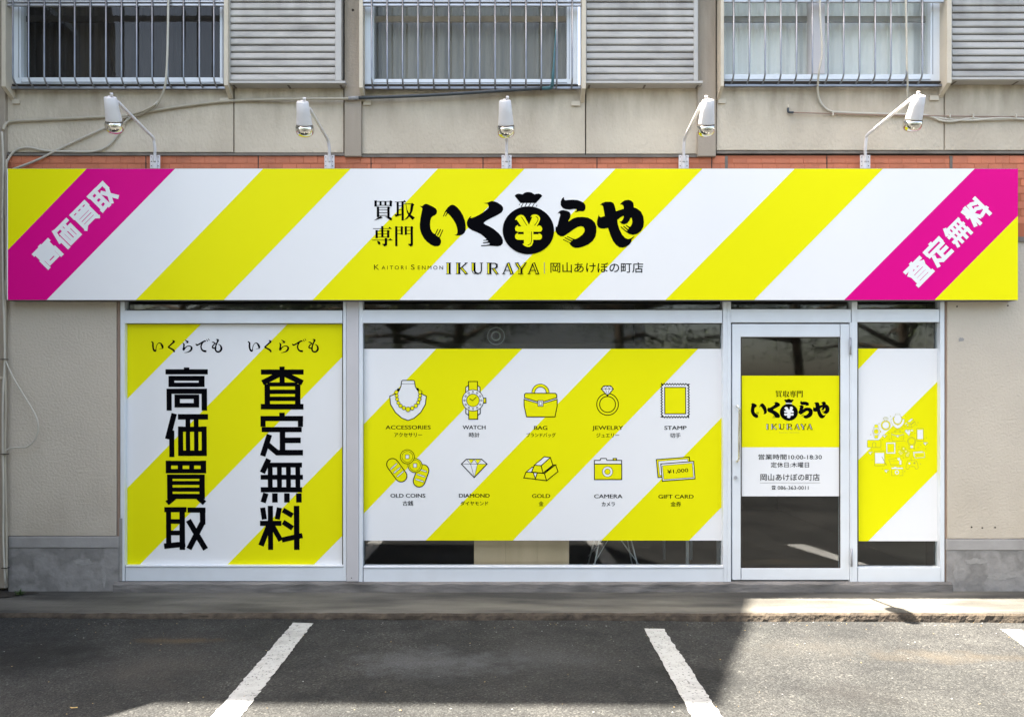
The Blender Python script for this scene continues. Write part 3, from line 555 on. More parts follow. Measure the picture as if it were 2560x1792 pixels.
# ================================================================== BUILDING
bld = empty('apartment_building', (0, 0, 0), 'beige stucco apartment block with a shop front below and barred windows above', 'building')
XL, XR = -4.12, 8.8
def W(name, mt, *boxes, c=0.0, parent=bld, label=None):
    q = MB()
    for bx in boxes: q.pbox(*bx, c=c)
    return q.build(name, parent, mt=mt, label=label)
# core behind everything (dark joints show it) : upper wall and side walls
def core(x0, x1, z0, z1, y0=0.035, y1=0.3): return MB().box(x0, x1, y0, y1, z0, z1).build('wall_core', bld, mt='dark_gap')
core(XL, XM(290), 0, ZM(748)); core(XM(2368), XR, 0, ZM(748)); core(XL, XR, ZM(748) + .002, ZM(215)); core(XL, XR, ZM(-60), 8.2)
for x0, x1 in ((576, 908), (1466, 1800), (2376, 2800)): core(XM(x0), XM(x1), ZM(215) + .002, ZM(-60) - .002)
core(XL, XM(28), ZM(215) + .002, ZM(-60) - .002); core(XM(2800), XR, ZM(215) + .002, ZM(-60) - .002)
# beige panels of the upper storey (each with its joints)
def panel(x0, y0, x1, y1, mt='stucco', Y=0.0, name='wall_panel'):
    return MB().m(mt).pbox(x0, y0, x1, y1, Y, Y + 0.034, 0.003).build(name, bld)
for x0, x1, y0, y1 in ((20, 587, 212, 381), (590, 863, 209, 382), (909, 1467, 213, 385), (1470, 1747, 208, 385), (1796, 2364, 204, 376), (2367, 2700, 200, 376), (2703, 3300, 200, 376), (3303, 4080, 200, 376)):
    panel(x0, y0, x1, y1)
# narrow reveals beside windows
for x0, x1 in ((866, 908), (1749, 1795)):
    MB().m('pillar').pbox(x0, -60, x1, 391, -0.03, 0.034, 0.004).build('pillar', bld)
MB().m('pillar').pbox(-60, -60, 14, 1470, -0.035, 0.034, 0.004).build('pillar', bld, label='narrow beige pillar at the left edge beside the pipes')
panel(16, -60, 30, 212); panel(2360, -60, 2378, 204, 'pillar')
panel(-68, -420, 4080, -64, 'stucco'); MB().box(XL, XR, -0.16, 0.3, ZM(-64), ZM(-64) + 0.11).build('shade_slab', bld, mt='ledge')  # unseen slab above the windows, added to keep the sun off the guards
# small hole and stains
MB().tube([P(888, 26, -0.0305), P(888, 26, -0.034)], 0.010, 10).build('anchor_hole', bld, mt='dark_gap')
# ledge under the panels
for x0, x1, y in ((16, 865, 383), (908, 1748, 387), (1795, 4080, 378)):
    MB().m('ledge').pbox(x0, y, x1, y + 6, -0.012, 0.034).build('ledge', bld)
# backing of the tile band
MB().m('tile_gap').box(XL, XR, 0.0026, 0.0345, ZM(600), ZM(389)).build('tile_bed', bld)
tile_mesh = {}
def tile(x, z, w, h, mt='tile'):
    key = (round(w, 3), round(h, 3), mt)
    if key not in tile_mesh:
        o = MB().box(-w / 2, w / 2, 0, 0.012, 0, h, 0.0012).build('tile', bld, mt=mt, origin=(0, 0, 0)); tile_mesh[key] = o.data
    else: o = bpy.data.objects.new('tile', tile_mesh[key]); COL.objects.link(o); o.parent = bld
    o.location = (x, 0.0 + random.uniform(-.0012, .0012), z)
random.seed(3)
tp = 35.3 / 319.9; th = 17.6 / 319.9; rowz = [ZM(408.2) , ZM(427)]
joints = [368, 649, 931, 1211, 1496, 1783, 2071]
for r, z in enumerate(rowz):
    x = XM(18) + (tp * .5 if r else 0)
    while x < XM(2600):
        xp = CX + x * 319.9
        if not (r == 0 and 1822 < xp + 17 < 2378): tile(x + tp / 2, z, tp - .0028, th - (.004 if r else 0))
        x += tp
x = XM(1832)
while x < XM(2372): tile(x + tp / 2, rowz[0], tp - .0028, th * .62); x += tp
MB().m('old_paint').pbox(1822, 391, 2378, 396, 0.004, 0.012).build('peeled_strip', bld, label='pale peeled mortar strip above the orange tiles')
for xx, tlt in ((1816, 1), (2378, -1)): MB().m('ledge').pbox(xx, 390, xx + 7, 424, -0.003, 0.012).build('joint_strip', bld)
for jx in joints: MB().m('dark_gap').pbox(jx - 1, 389, jx + 1, 428, -0.003, 0.011).build('tile_joint', bld)
for r in range(2, 9):       # tiles beside the right end of the sign
    z = ZM(408.2 + 18.8 * r)
    for k in range(4): tile(XM(2535 + 35.3 * k) + (tp / 2 if r % 2 else 0) + tp / 2, z, tp - .0028, th - .004)
MB().m('ledge').pbox(2500, 592, 4080, 604, -0.015, 0.034).build('ledge', bld)
# low side walls
panel(18, 428, 291, 1339, 'stucco_low', 0.0); panel(2369, 604, 2900, 1346, 'stucco_low', 0.0); panel(2903, 604, 4080, 1346, 'stucco_low', 0.0)
for x0, x1, ya, yb, yc in ((18, 294, 1341, 1369, 1486), (2365, 4080, 1348, 1375, 1490)):
    MB().m('ledge_low').pbox(x0, ya, x1, yb, -0.012, 0.034, 0.004).build('plinth_ledge', bld)
    MB().m('plinth').pbox(x0, yb, x1, yc, -0.006, 0.034, 0.002).build('plinth', bld)
def blob(cx, cy, rx, ry, Y, name, mt, seed, thick=0.0022, label=None):
    random.seed(seed); q = MB(); n = 26; c = []
    for i in range(n):
        a = 2 * math.pi * i / n; k = 1 + random.uniform(-.32, .22); c.append((cx + rx * k * math.cos(a), cy + ry * k * math.sin(a)))
    q.poly3([P(x, y, Y - thick) for x, y in c])
    for i in range(n):
        j = (i + 1) % n; q.add([P(*c[i], Y), P(*c[j], Y), P(*c[j], Y - thick), P(*c[i], Y - thick)], [(0, 1, 2, 3)])
    q.build(name, bld, mt=mt, label=label)
for cx, cy, rx, ry, sd in ((205, 1404, 26, 8, 1), (258, 1440, 7, 26, 4), (2436, 1402, 30, 7, 5), (2500, 1440, 34, 9, 6), (2386, 1430, 6, 26, 7)):
    blob(cx, cy, rx, ry, -0.006, 'mortar_patch', 'mortar_patch', sd)
for cx, cy in ((2454, 1319), (2486, 1318), (2427, 1317), (2394, 766), (2521, 764)): blob(cx, cy, 2.3, 2.2, 0.0, 'screw_hole', 'dark_gap', int(cx), 0.001)
blob(2404, 849, 7, 6, 0.0, 'filler_spot', 'mortar_patch', 44, 0.002)
# rusty reveals beside the shop front
MB().m('brown_pipe').pbox(293, 750, 299, 1450, 0.012, 0.05).build('reveal', bld); MB().m('brown_pipe').pbox(2362, 750, 2368, 1450, 0.012, 0.05).build('reveal', bld)

# step (concrete threshold) along the shop front
b = MB(); n = 180; x0, x1 = XM(288), XM(2376)
def step_n(x, s): return 0.003 * math.sin(x * 9 + s) + 0.003 * math.sin(x * 23 + 2 * s)
for i in range(n + 1):
    x = x0 + (x1 - x0) * i / n; zt = ZM(1453.5) + 0.001; b.v += [(x, 0.06, zt), (x, -0.020 + step_n(x, 1), zt - 0.002), (x, -0.034 + step_n(x, 2), zt - .014 + step_n(x, 5)), (x, -0.036 + step_n(x, 3), 0.0 - 0.01)]
for i in range(n):
    for j in range(3): a = i * 4 + j; b.face([a + 1, a + 5, a + 4, a])
b.face([0, 1, 2, 3]); a = n * 4; b.face([a + 3, a + 2, a + 1, a])
b.build('doorstep', bld, mt='concrete_step')

# --- shop front frames ------------------------------------------------
FY, FB, GY = 0.004, 0.075, 0.05
def shopwin(name, members, panes, label=None):
    fr = MB().m('alu')
    for m in members: fr.pbox(*m[:4], m[4] if len(m) > 4 else FY, FB, 0.002)
    fo = fr.build(name, bld, label=label)
    for p in panes: MB().m('glass').pbox(*p, GY, GY + 0.006).build('glass_pane', fo)
    bk = MB().m('dark_gap')
    for p in panes:      # black gasket round each pane
        x0, y0, x1, y1 = p; g = 2.2
        bk.pbox(x0, y0, x1, y0 + g, GY - 0.012, GY - 0.002); bk.pbox(x0, y1 - g, x1, y1, GY - 0.012, GY - 0.002)
        bk.pbox(x0, y0 + g, x0 + g, y1 - g, GY - 0.012, GY - 0.002); bk.pbox(x1 - g, y0 + g, x1, y1 - g, GY - 0.012, GY - 0.002)
    bk.build('gasket', fo)
    return fo
w1 = shopwin('shop_window', [(300, 745, 311, 1452), (857, 745, 865, 1452, 0.001), (311, 776, 857, 808), (311, 1413, 857, 1452), (311, 742, 857, 750)],
             [(311, 750, 857, 776), (311, 808, 857, 1413)])
MB().m('pillar_lilac').pbox(865.4, 745, 896, 1453, -0.006, FB, 0.003).build('post', bld)
MB().m('dark_gap').tube([P(876, 1444, -0.006), P(876, 1444, -0.009)], 0.004, 8).build('screw', bld)
w2 = shopwin('shop_window', [(896.6, 745, 906, 1454, 0.001), (1807, 745, 1817, 1454), (906, 775, 1807, 807.5), (906, 1415, 1807, 1454), (906, 742, 1807, 749)],
             [(906, 749, 1807, 775), (906, 807.5, 1807, 1415)])
w3 = shopwin('shop_window', [(2129, 745, 2143, 1457), (2350, 745, 2361, 1457), (2143, 773, 2350, 805), (2143, 1418, 2350, 1457), (2143, 742, 2350, 749)],
             [(2143, 749, 2350, 773), (2143, 805, 2350, 1418)])
MB().m('mortar_patch').pbox(296.2, 1295, 303, 1452, 0.0, 0.010).build('paint_smear', bld, label='white paint smeared down the foot of the left frame')
# glazing beads: a thin proud lip under the headers
for x0, x1, y, par in ((311, 857, 1416, w1), (906, 1807, 1419, w2)):
    MB().m('alu_dark').pbox(x0, y, x1, y + 1.2, FY - 0.004, FY).build('glazing_bead', par)
# door
dfr = MB().m('alu')
for m in ((1817.4, 745, 1827, 1454), (1827, 773, 2128.6, 806), (1827, 742, 2128.6, 749), (2124.8, 806, 2128.6, 1454)): dfr.pbox(*m, FY, FB, 0.002)
dfo = dfr.build('door_frame', bld); MB().m('glass').pbox(1827, 749, 2128, 773, GY, GY + .006).build('glass_pane', dfo)
door = MB().m('alu')
DY = 0.012
for m in ((1830, 810, 1851, 1449), (2101, 810, 2123, 1449), (1851.3, 810, 2100.7, 842), (1851.3, 1420, 2100.7, 1449)): door.pbox(*m, DY, DY + 0.04, 0.002)
dr = door.build('door', bld, label='glazed aluminium shop door with a long upright handle')
MB().m('dark_gap').pbox(1827.4, 806.4, 2124.4, 1453.5, 0.056, 0.06).build('door_rebate', bld) if False else None
MB().m('glass').pbox(1851.3, 842, 2100.7, 1420, DY + 0.02, DY + 0.026).build('glass_pane', dr)
g = MB().m('dark_gap')
for m in ((1851.3, 842, 2100.7, 844.5), (1851.3, 1417.5, 2100.7, 1420), (1851.3, 844.5, 1853.5, 1417.5), (2098.5, 844.5, 2100.7, 1417.5)): g.pbox(*m, DY + .008, DY + .018)
g.build('gasket', dr)
g = MB().m('dark_gap'); 
for m in ((1827.2, 806.2, 1829.8, 1453), (2123.2, 806.2, 2124.6, 1453), (1829.8, 806.2, 2123.2, 809.7), (1829.8, 1449.4, 2123.2, 1453)): g.pbox(*m, 0.045, 0.06)
g.build('door_gap', dfo)
h = MB().m('chrome'); hx, hy0, hy1 = 1846.5, 1022, 1148
h.tube(smooth_path([P(1842, 1016, DY), P(1843, 1014, -0.03), P(1848, 1020, -0.045), P(1848, 1035, -0.045), P(1847, 1090, -0.048), P(1847, 1130, -0.045), P(1846, 1148, -0.045), P(1841, 1154, -0.03), P(1840, 1152, DY)], 6), 0.0085, 10)
h.build('handle', dr)
k = MB().m('alu_dark'); k.tube([P(1838, 1193, DY), P(1838, 1193, DY - 0.012)], 0.013, 16); k.build('lock', dr)
for y0, y1 in ((844, 886), (1371, 1415)):
    q = MB().m('alu_dark'); q.tube([P(2126.6, y1, -0.006), P(2126.6, y0, -0.006)], 0.0075, 10); q.build('hinge', dr)

# --- room behind the shop front -------------------------------------
rm = MB().m('room_dark'); rm.box(-3.1, 3.7, 0.09, 4.2, -0.02, 0.02); rm.m('room'); rm.box(-3.1, 3.7, 4.2, 4.3, 0, 2.7); rm.box(-3.2, -3.1, 0.09, 4.3, 0, 2.7); rm.box(3.7, 3.8, 0.09, 4.3, 0, 2.7)
rm.m('room'); rm.box(-3.2, 3.8, 0.09, 4.3, 2.7, 2.8); rm.build('room', bld)
MB().m('room_dark').box(XM(906, .6), XM(1585, .6), 0.6, 0.63, 1.98, 2.4).build('bulkhead', bld)
MB().m('room').box(XM(906, .6), XM(1800, .6), 0.58, 0.64, 1.90, 1.978).build('bulkhead_rail', bld)
cnt = empty('reception_counter', (XM(1304, .14), 0.3, 0.02), 'pale wooden counter front seen under the icon window', 'counter')
for i in range(3):
    a = 1185 + i * 79.3; MB().m('plywood').box(XM(a, .13), XM(a + 79, .13), 0.13, 0.15, 0.02, 0.98).build('panel', cnt)
MB().m('plywood').box(XM(1182, .12), XM(1426, .12), 0.12, 0.6, 0.982, 1.02).build('counter_top', cnt)
MB().m('dark_gap').box(XM(1190, .13), XM(1420, .13), 0.152, 0.58, 0.02, 0.98).build('carcass', cnt)
ch = empty('side_chair', (XM(1541, .16), 0.34, 0.02), 'chair on thin white wire legs behind the icon window', 'chair')
cxx, cyy = XM(1541, .16), 0.34
s = MB().m('chair_shell'); s.smooth = True; N = 10
for i in range(N + 1):
    for j in range(N + 1):
        u = -1 + 2 * i / N; v = -1 + 2 * j / N; s.v.append((cxx + u * .22, cyy + v * .21, 0.45 + 0.05 * u * u + (0.32 * max(0, v - .5) ** .8 if v > .5 else 0)))
for i in range(N):
    for j in range(N): a = i * (N + 1) + j; s.face([a, a + N + 1, a + N + 2, a + 1])
s.build('seat_shell', ch)
for dx in (-1, 1):
    for dy in (-1, 1):
        MB().m('lamp_white').tube([(cxx + dx * .11, cyy + dy * .10, 0.45), (cxx + dx * .205, cyy + dy * .19, 0.02)], 0.006, 8).build('leg', ch)
    MB().m('lamp_white').tube([(cxx + dx * .185, cyy - .17, 0.17), (cxx - dx * .0, cyy - .04, 0.43)], 0.0035, 6).build('strut', ch)
    MB().m('lamp_white').tube([(cxx + dx * .185, cyy + .17, 0.17), (cxx - dx * .0, cyy + .04, 0.43)], 0.0035, 6).build('strut', ch)
tb = empty('desk', (XM(1650, .5), 0.8, 0.02), 'desk with square steel legs behind the lower right of the icon window', 'desk')
MB().m('room').box(XM(1690, .2), XM(1805, .2), 0.185, 1.1, 0.70, 0.73).build('desk_top', tb)
for lx in (1718, 1795):
    for ly in (0.2, 1.07): MB().m('alu_dark').box(XM(lx, .2) - .012, XM(lx, .2) + .012, ly - .012, ly + .012, 0.02, 0.70).build('leg', tb)
rl = MB().m('alu'); rl.smooth = True
c = Vector((XM(1240, .35), 0.35, ZM(840, .35)))
rl.tube([(c.x + .07 * math.cos(2 * math.pi * i / 28), c.y, c.z + .07 * math.sin(2 * math.pi * i / 28)) for i in range(29)], 0.004, 6, caps=False)
rl.tube([(c.x + .035 * math.cos(2 * math.pi * i / 28), c.y, c.z + .035 * math.sin(2 * math.pi * i / 28)) for i in range(29)], 0.006, 6, caps=False)
rl.build('pale_ring', label='pale double ring placed behind the glass above the icon film', cat='ring_shape')  # two pale rings behind the glass, not identified as any object

# ================================================================== UPPER WINDOWS
def upper_window(x0, x1, gx, yb, curtain, mull=None, lab=None, gy1=None, par_y=0):
    """x0,x1 outer frame; gx glass edges; yb = (glass bottom, frame bottom)"""
    gb, fb = yb; fr = MB().m('alu'); Yf = -0.02
    fr.pbox(x0, -60, gx[0], fb, Yf, 0.06, 0.002); fr.pbox(gx[1], -60, x1, fb, Yf, 0.06, 0.002); fr.pbox(gx[0], gb, gx[1], fb, Yf, 0.06, 0.002)
    if mull: fr.m('pillar_lilac').pbox(mull[0], -60, mull[1], gb - .5, Yf - .004, 0.06, 0.002)
    wo = fr.build('window', bld, lab)
    # thin stile lines
    st = MB().m('alu_dark')
    for xx in (gx[0] - 6, gx[1] + 5): st.pbox(xx, -60, xx + 1.6, gb, Yf - 0.004, Yf)
    st.pbox(gx[0] + .5, fb - 5, gx[1] - .5, fb - 3.6, Yf - 0.004, Yf); st.build('track', wo)
    MB().m('glass_up').pbox(gx[0], -60, gx[1], gb, 0.02, 0.025).build('pane', wo)
    cu = MB().m(curtain); cu.smooth = True; n = 120; xa, xb = XM(gx[0] - 8, .14), XM(gx[1] + 8, .14)
    for i in range(n + 1):
        x = xa + (xb - xa) * i / n; y = 0.14 + 0.013 * math.sin(i * .74 + 1.1 * math.sin(i * .13)) + 0.006 * math.sin(i * 1.7)
        cu.v += [(x, y, ZM(gb + 8, .1)), (x, y, ZM(-70, .1))]
    for i in range(n): cu.face([2 * i, 2 * i + 2, 2 * i + 3, 2 * i + 1])
    cu.build('curtain', wo); MB().m('dark_gap').box(xa, xb, 0.2, 0.24, ZM(gb + 10, .1), ZM(-80, .1)).build('backing', wo)
    MB().m({'curtain_dark': 'curtain_dark', 'curtain_grey': 'pillar', 'curtain_white': 'curtain_grey'}[curtain]).pbox(gx[0] + 1, 41, gx[1] - 1, 55, 0.05, 0.07).build('cross_rail', wo)
    MB().m('dark_gap').pbox(x0, fb + .4, x1, fb + 4, -0.045, 0.06).build('sill_shadow_strip', wo); MB().m('pillar').pbox(x0 + 4, fb + 4.2, x1 - 4, fb + 14, -0.012, 0.03).build('sill', wo)  # solid dark strip stands in for the shadow under the frame
    return wo
upper_window(31, 564, (57, 555), (194, 210), 'curtain_dark')
upper_window(916, 1450, (939, 1423), (198, 211), 'curtain_grey')
upper_window(1814, 2357, (1815.5, 2332), (186, 203), 'curtain_white', mull=(2033, 2068))

def guard(bars, x0, x1, yb, yw, tops, plates, lab):
    GYf = -0.10
    g = MB().m('bar_rust'); g.pbox(x0, tops[0], x1, tops[0] + 4.5, GYf - .012, GYf + .018, 0.002); g.pbox(x0, tops[1], x1, tops[1] + 5.5, GYf - .006, GYf + .012, 0.002)
    g.m('bar').box(XM(x0, -.05), XM(x1, -.05), -0.055, -0.035, ZM(yw, -.05) - .002, ZM(yw, -.05) + .014)
    go = g.build('window_guard', bld, lab)
    first = None
    zt = ZM(tops[0] + 2, GYf); zb = ZM(yb, GYf)
    for bx in bars:
        X = XM(bx + KX * (100 - 1000), GYf)
        if first is None:
            path = [(X, GYf - .016, ZM(-60, GYf)), (X, GYf - .016, zb)] + list(smooth_path([(X, GYf - .016, zb), (X, GYf - .013, zb - .026), (X, GYf + .003, zb - .048), (X, GYf + .026, zb - .062), (X, -0.045, zb - 0.074)], 4))[1:]
            q = MB().m('bar').tube(path, 0.0068, 8); o = q.build('bar', go, origin=(X, GYf, zb)); first = o
        else:
            o = first.copy(); COL.objects.link(o); o.parent = go; o.location = Vector((X, GYf, zb)) - wloc(go)
    for px0, px1, py in plates:
        q = MB().m('cream_plate'); xa, xb = XM(px0 - 6, GYf), XM(px1 - 6, GYf); zz = ZM(py, GYf)
        vs = []
        for x in (xa, xb): vs += [(x, GYf - .02, zz + .03), (x, -0.002, zz - .035), (x, -0.002, ZM(-60)), (x, GYf - .02, ZM(-60))]
        q.add(vs, [(0, 1, 2, 3), (7, 6, 5, 4), (0, 4, 5, 1), (3, 2, 6, 7), (0, 3, 7, 4), (1, 5, 6, 2)]); q.build('side_plate', go)
        q = MB().m('cream_plate').box(xa - .0 + (.012 if px0 < (x0 + x1) / 2 else -.07), xa + (.07 if px0 < (x0 + x1) / 2 else -.002), -0.014, -0.001, zz - .06, zz - .025); q.build('bracket', go)
    return go
guard([41, 80, 119, 157.6, 195, 234, 273, 311.6, 349.7, 388, 427, 466.5, 505.7, 542], 24, 566, 190, 222, (1.5, 9.5), ((14, 24, 229), (568, 578, 226)), 'guard of upright steel bars over the dark curtained window')
guard([935.6 + 38.45 * i for i in range(14)], 912, 1458, 193, 222, (1.0, 9.5), ((905, 914, 232), (1460, 1470, 234)), 'guard of upright steel bars over the grey curtained window')
guard([1838 + 39.2 * i for i in range(13)], 1812, 2366, 181, 216, (-8, 0), ((1806, 1814, 228), (2370, 2381, 220)), 'guard of upright steel bars over the pale curtained window')

def shutter(x0, x1, trim, yb, lines, rail):
    SY = -0.085; so = MB().m('slat_trim'); so.pbox(x1, -60, trim, yb, SY - .004, -0.001, 0.003); so.pbox(x0 - 3, -60, x0 - .2, yb, SY, -0.001)
    so.m('dark_gap').pbox(x0, -60, x1, yb, SY + .02, -0.001)
    o = so.build('shutter_box', bld, 'grey ribbed shutter box beside a barred window')
    pitch = 17.9; y = yb; first = None; k = 0
    while y > -50:
        zt = ZM(y - pitch + 1.6, SY); zb = ZM(y, SY); X0, X1 = XM(x0 + KX * (100 - 1000), SY), XM(x1 + KX * (100 - 1000), SY)
        if first is None:
            q = MB().m('slat'); h = zt - zb
            prof = [(SY + .012, 0), (SY - .001, 0.004), (SY - .003, h * .25), (SY + .001, h * .8), (SY + .006, h), (SY + .012, h)]
            vs = [(X0, a, zb + c_) for a, c_ in prof] + [(X1, a, zb + c_) for a, c_ in prof]; n = len(prof)
            q.add(vs, [(i, i + n, i + n + 1, i + 1) for i in range(n - 1)]); f = q.build('slat', o, origin=((X0 + X1) / 2, SY, zb)); first = f
        else:
            f = first.copy(); COL.objects.link(f); f.parent = o; f.location = Vector(((X0 + X1) / 2, SY + random.uniform(-.0008, .0008), zb)) - wloc(o)
        y -= pitch; k += 1
    MB().m('slat_trim').pbox(rail[0], yb + .3, rail[1], yb + 6.5, SY - .014, -0.001, 0.002).build('bottom_rail', o)
    for fx in (.03, .5, .95):
        xx = rail[0] + (rail[1] - rail[0]) * fx; MB().m('ledge').pbox(xx, yb + 6.8, xx + 5, yb + 12, SY + .02, -0.001).build('bracket', o)
    return o
shutter(582, 843, 859, 202, 11, (577, 868)); shutter(1472, 1740, 1751, 202, 11, (1467, 1762)); shutter(2386, 2690, 2702, 193, 11, (2382, 2712))

# ================================================================== SIGN
SYf = -0.10
sg = empty('shop_sign', P(1282, 749, SYf), 'long striped yellow and white shop sign with magenta ends and a black money bag logo', 'sign')
q = MB().m('sign_edge').pbox(19, 421.4, 2546, 750.6, SYf + .0015, -0.004, 0.0); q.build('sign_case', sg)
MB().m('white').pbox(19.6, 422, 2545.4, 750, SYf, SYf + .0014).build('sign_face', sg)
def stripe(pts, m, name='stripe', lab=None, par=sg, Y=SYf):
    pr = Print(Y - .0006); pr.fill(pts, m); return pr.build(name, par, lab)
S0, S1 = 422.2, 749.8
def clx(x, y): return x - KX * (y - 1000) * 0
LFT, RGT = 23, 2548.5     # left and right edge in tracing units (P adds a small shear)
def ex(x, y): return x
stripe([(LFT, S0), (220, S0), (LFT - 1, 625)], 'yellow')
stripe([(220, S0), (441, S0), (118, S1), (LFT - 2, S1), (LFT - 1, 625)], 'magenta')
stripe([(661, S0), (880, S0), (561, S1), (341, S1)], 'yellow')
stripe([(1098, S0), (1315, S0), (1000, S1), (783, S1)], 'yellow')
stripe([(1542, S0), (1760, S0), (1440, S1), (1222, S1)], 'yellow')
stripe([(1990, S0), (2211, S0), (1887, S1), (1665, S1)], 'yellow')
stripe([(2440, S0), (RGT, S0), (RGT - 1, 540), (2338, S1), (2112, S1)], 'magenta')
stripe([(RGT - 1, 540), (RGT - 2, S1), (2338, S1)], 'yellow')
def rotmap(key, cx, cy, k):
    gx, gy = KANJI[key][0]; ca, sa = math.cos(R(-45)), math.sin(R(-45))
    return lambda x, y: (cx + ((x - gx) * ca - (y - gy) * sa) * k, cy + ((x - gx) * sa + (y - gy) * ca) * k)
for keys, cs in ((('taka', 'ka', 'bai', 'shu'), ((119, 634.6), (166.5, 585.5), (213, 539.4), (259, 492.6))), (('sa', 'tei', 'mu', 'ryo'), ((2296, 677.8), (2345, 628.7), (2394.3, 580.0), (2442, 530.2)))):
    for kk, c_ in zip(keys, cs):
        pr = Print(SYf - .0012, step=.00008)
        gr = 4.2 if kk in ('bai', 'mu') else 6.5
        kanji(pr, kk, rotmap(kk, c_[0] + 2, c_[1], 0.242), 'white', gr)
        pr.build('character', sg, 'white kanji character on the magenta end band')
ident = lambda x, y: (x + 2, y)
pr = Print(SYf - .0012); logo(pr, ident, 'yellow'); pr.build('logo', sg, 'black brush lettering with a round money bag and yen mark')
k_ = .09955
for key, gx, gy in (('bai', 150, 310), ('shu', 680, 310), ('sen', 120, 960), ('mon', 680, 960)):
    pr = Print(SYf - .0012); serif(pr, key, 922 + gx * k_, 470 + gy * k_, k_); pr.build('character', sg, 'black serif kanji character left of the brush lettering')
pr = Print(SYf - .0012); romaji(pr, ident, 'yellow'); pr.build('lettering', sg)
pr = Print(SYf - .0012)
pr.text('K', 943.5, 668, 13, 12.5); pr.text('AITORI', 987, 669.2, 62, 9.6, spacing=1.5); pr.text('S', 1034, 668, 9, 12.5); pr.text('ENMON', 1078, 669.2, 63, 9.6, spacing=1.5)
pr.text('岡山あけぼの町店', 1494, 669, 232, 26, bold=0.006); pr.stroke((1363, 656), (1363, 684), 1.7, 'grey_line'); pr.build('lettering', sg)

# ================================================================== WINDOW FILMS
PY = GY - 0.004
def film(name, x0, y0, x1, y1, label):
    e = empty(name, P((x0 + x1) / 2, y1, PY), label, 'window sign')
    MB().m('white').add([P(x0, y0, PY), P(x1, y0, PY), P(x1, y1, PY), P(x0, y1, PY), P(x0, y0, PY + .0012), P(x1, y0, PY + .0012), P(x1, y1, PY + .0012), P(x0, y1, PY + .0012)],
        [(3, 2, 1, 0), (4, 5, 6, 7), (0, 1, 5, 4), (1, 2, 6, 5), (2, 3, 7, 6), (3, 0, 4, 7)]) if False else None
    q = MB().m('white'); f0, f1, f2, f3 = P(x0, y0, PY), P(x1, y0, PY), P(x1, y1, PY), P(x0, y1, PY); bk = [(a[0], a[1] + .0012, a[2]) for a in (f0, f1, f2, f3)]
    q.add([f0, f1, f2, f3] + bk, [(3, 2, 1, 0), (4, 5, 6, 7), (0, 1, 5, 4), (1, 2, 6, 5), (2, 3, 7, 6), (3, 0, 4, 7)]); q.build('film', e)
    return e
def r1(x, y): return (280 + x * .46062, 740 + y * .46062)
def r2(x, y): return (880 + x * .3984, 740 + y * .3984)
def r3(x, y): return (1330 + x * .3984, 740 + y * .3984)
def r4(x, y): return (1810 + x * .46058, 740 + y * .46058)
e1 = film('window_film', 313.5, 810, 859, 1412, 'striped yellow and white film with two columns of large black kanji', )
for pts in ([(73,152),(487,152),(68,572)], [(955,152),(1257,152),(1254,328),(143,1459),(63,1459),(66,1055)], [(1250,815),(1248,1298),(1087,1459),(618,1459)]): stripe([r1(*p) for p in pts], 'yellow', par=e1, Y=PY)
for keys in (('taka', 'ka', 'bai', 'shu'), ('sa', 'tei', 'mu', 'ryo')):
    for kk in keys:
        pr = Print(PY - .0012, r1); kanji(pr, kk, grow=0.9); pr.build('character', e1, 'large black kanji character')
for dx in (0, 241.4):
    for ka, kb in ((0, 3), (3, 4), (4, 7), (7, 11), (11, 14)):
        pr = Print(PY - .0012, lambda x, y, dx=dx: (370 + dx + x * .08711, 830 + y * .08711))
        for s_ in KANA[ka:kb]: pr.brush(s_)
        pr.build('character', e1, 'small black brush kana character')
e2 = film('window_film', 905.5, 872, 1806.5, 1350.5, 'wide striped yellow and white film with ten small black line icons')
for pts in ([(1091,872),(1306,872),(905,1286),(905,1064)], [(1528,872),(1746,872),(1280,1350.5),(1062,1350.5)], [(1806.5,1041),(1806.5,1263),(1721,1350.5),(1501,1350.5)]): stripe(pts, 'yellow', par=e2, Y=PY)
IC = PY - .0012
for fn, fm, lab in ((icon_necklace, r2, 'necklace on a bust'), (icon_watch, r2, 'wrist watch'), (icon_bag, r2, 'handbag'), (icon_ring, r3, 'diamond ring'), (icon_stamp, r3, 'postage stamp'), (icon_coins, r2, 'old coins'), (icon_diamond, r2, 'cut diamond'), (icon_gold, r2, 'gold bars'), (icon_camera, r3, 'camera'), (icon_ticket, r3, 'gift cards')):
    pr = Print(IC, fm); fn(pr, 'black', w=5.6); pr.build('icon', e2, 'line icon of ' + lab)
for fm, t, cx_, cy_, w_, j, jx, jy, jw in ((r2,'ACCESSORIES',351,823,282,'アクセサリー',351,870,175),(r2,'WATCH',765,823,143,'時計',766,870,66),(r2,'BAG',1183,826,82,'ブランドバッグ',1185,871,183),(r3,'JEWELRY',474,826,193,'ジュエリー',474,873,143),(r3,'STAMP',899,826,138,'切手',898,873,65),
        (r2,'OLD COINS',347,1251,218,'古銭',347,1299,66),(r2,'DIAMOND',764,1251,192,'ダイヤモンド',764,1299,173),(r2,'GOLD',1183,1253,112,'金',1183,1301,30),(r3,'CAMERA',475,1255,177,'カメラ',475,1304,83),(r3,'GIFT CARD',900,1257,220,'金券',899,1304,66)):
    pr = Print(IC, fm); [(pr.text(t, cx_ + q_, cy_ + (4 if t[0] == 'J' else 0), w_, 32 if t[0] == 'J' else 24), pr.text(j, jx + q_ * .8, jy, jw, 27 if len(j) > 2 else 30)) for q_ in (-.8, .8)]; pr.build('lettering', e2)
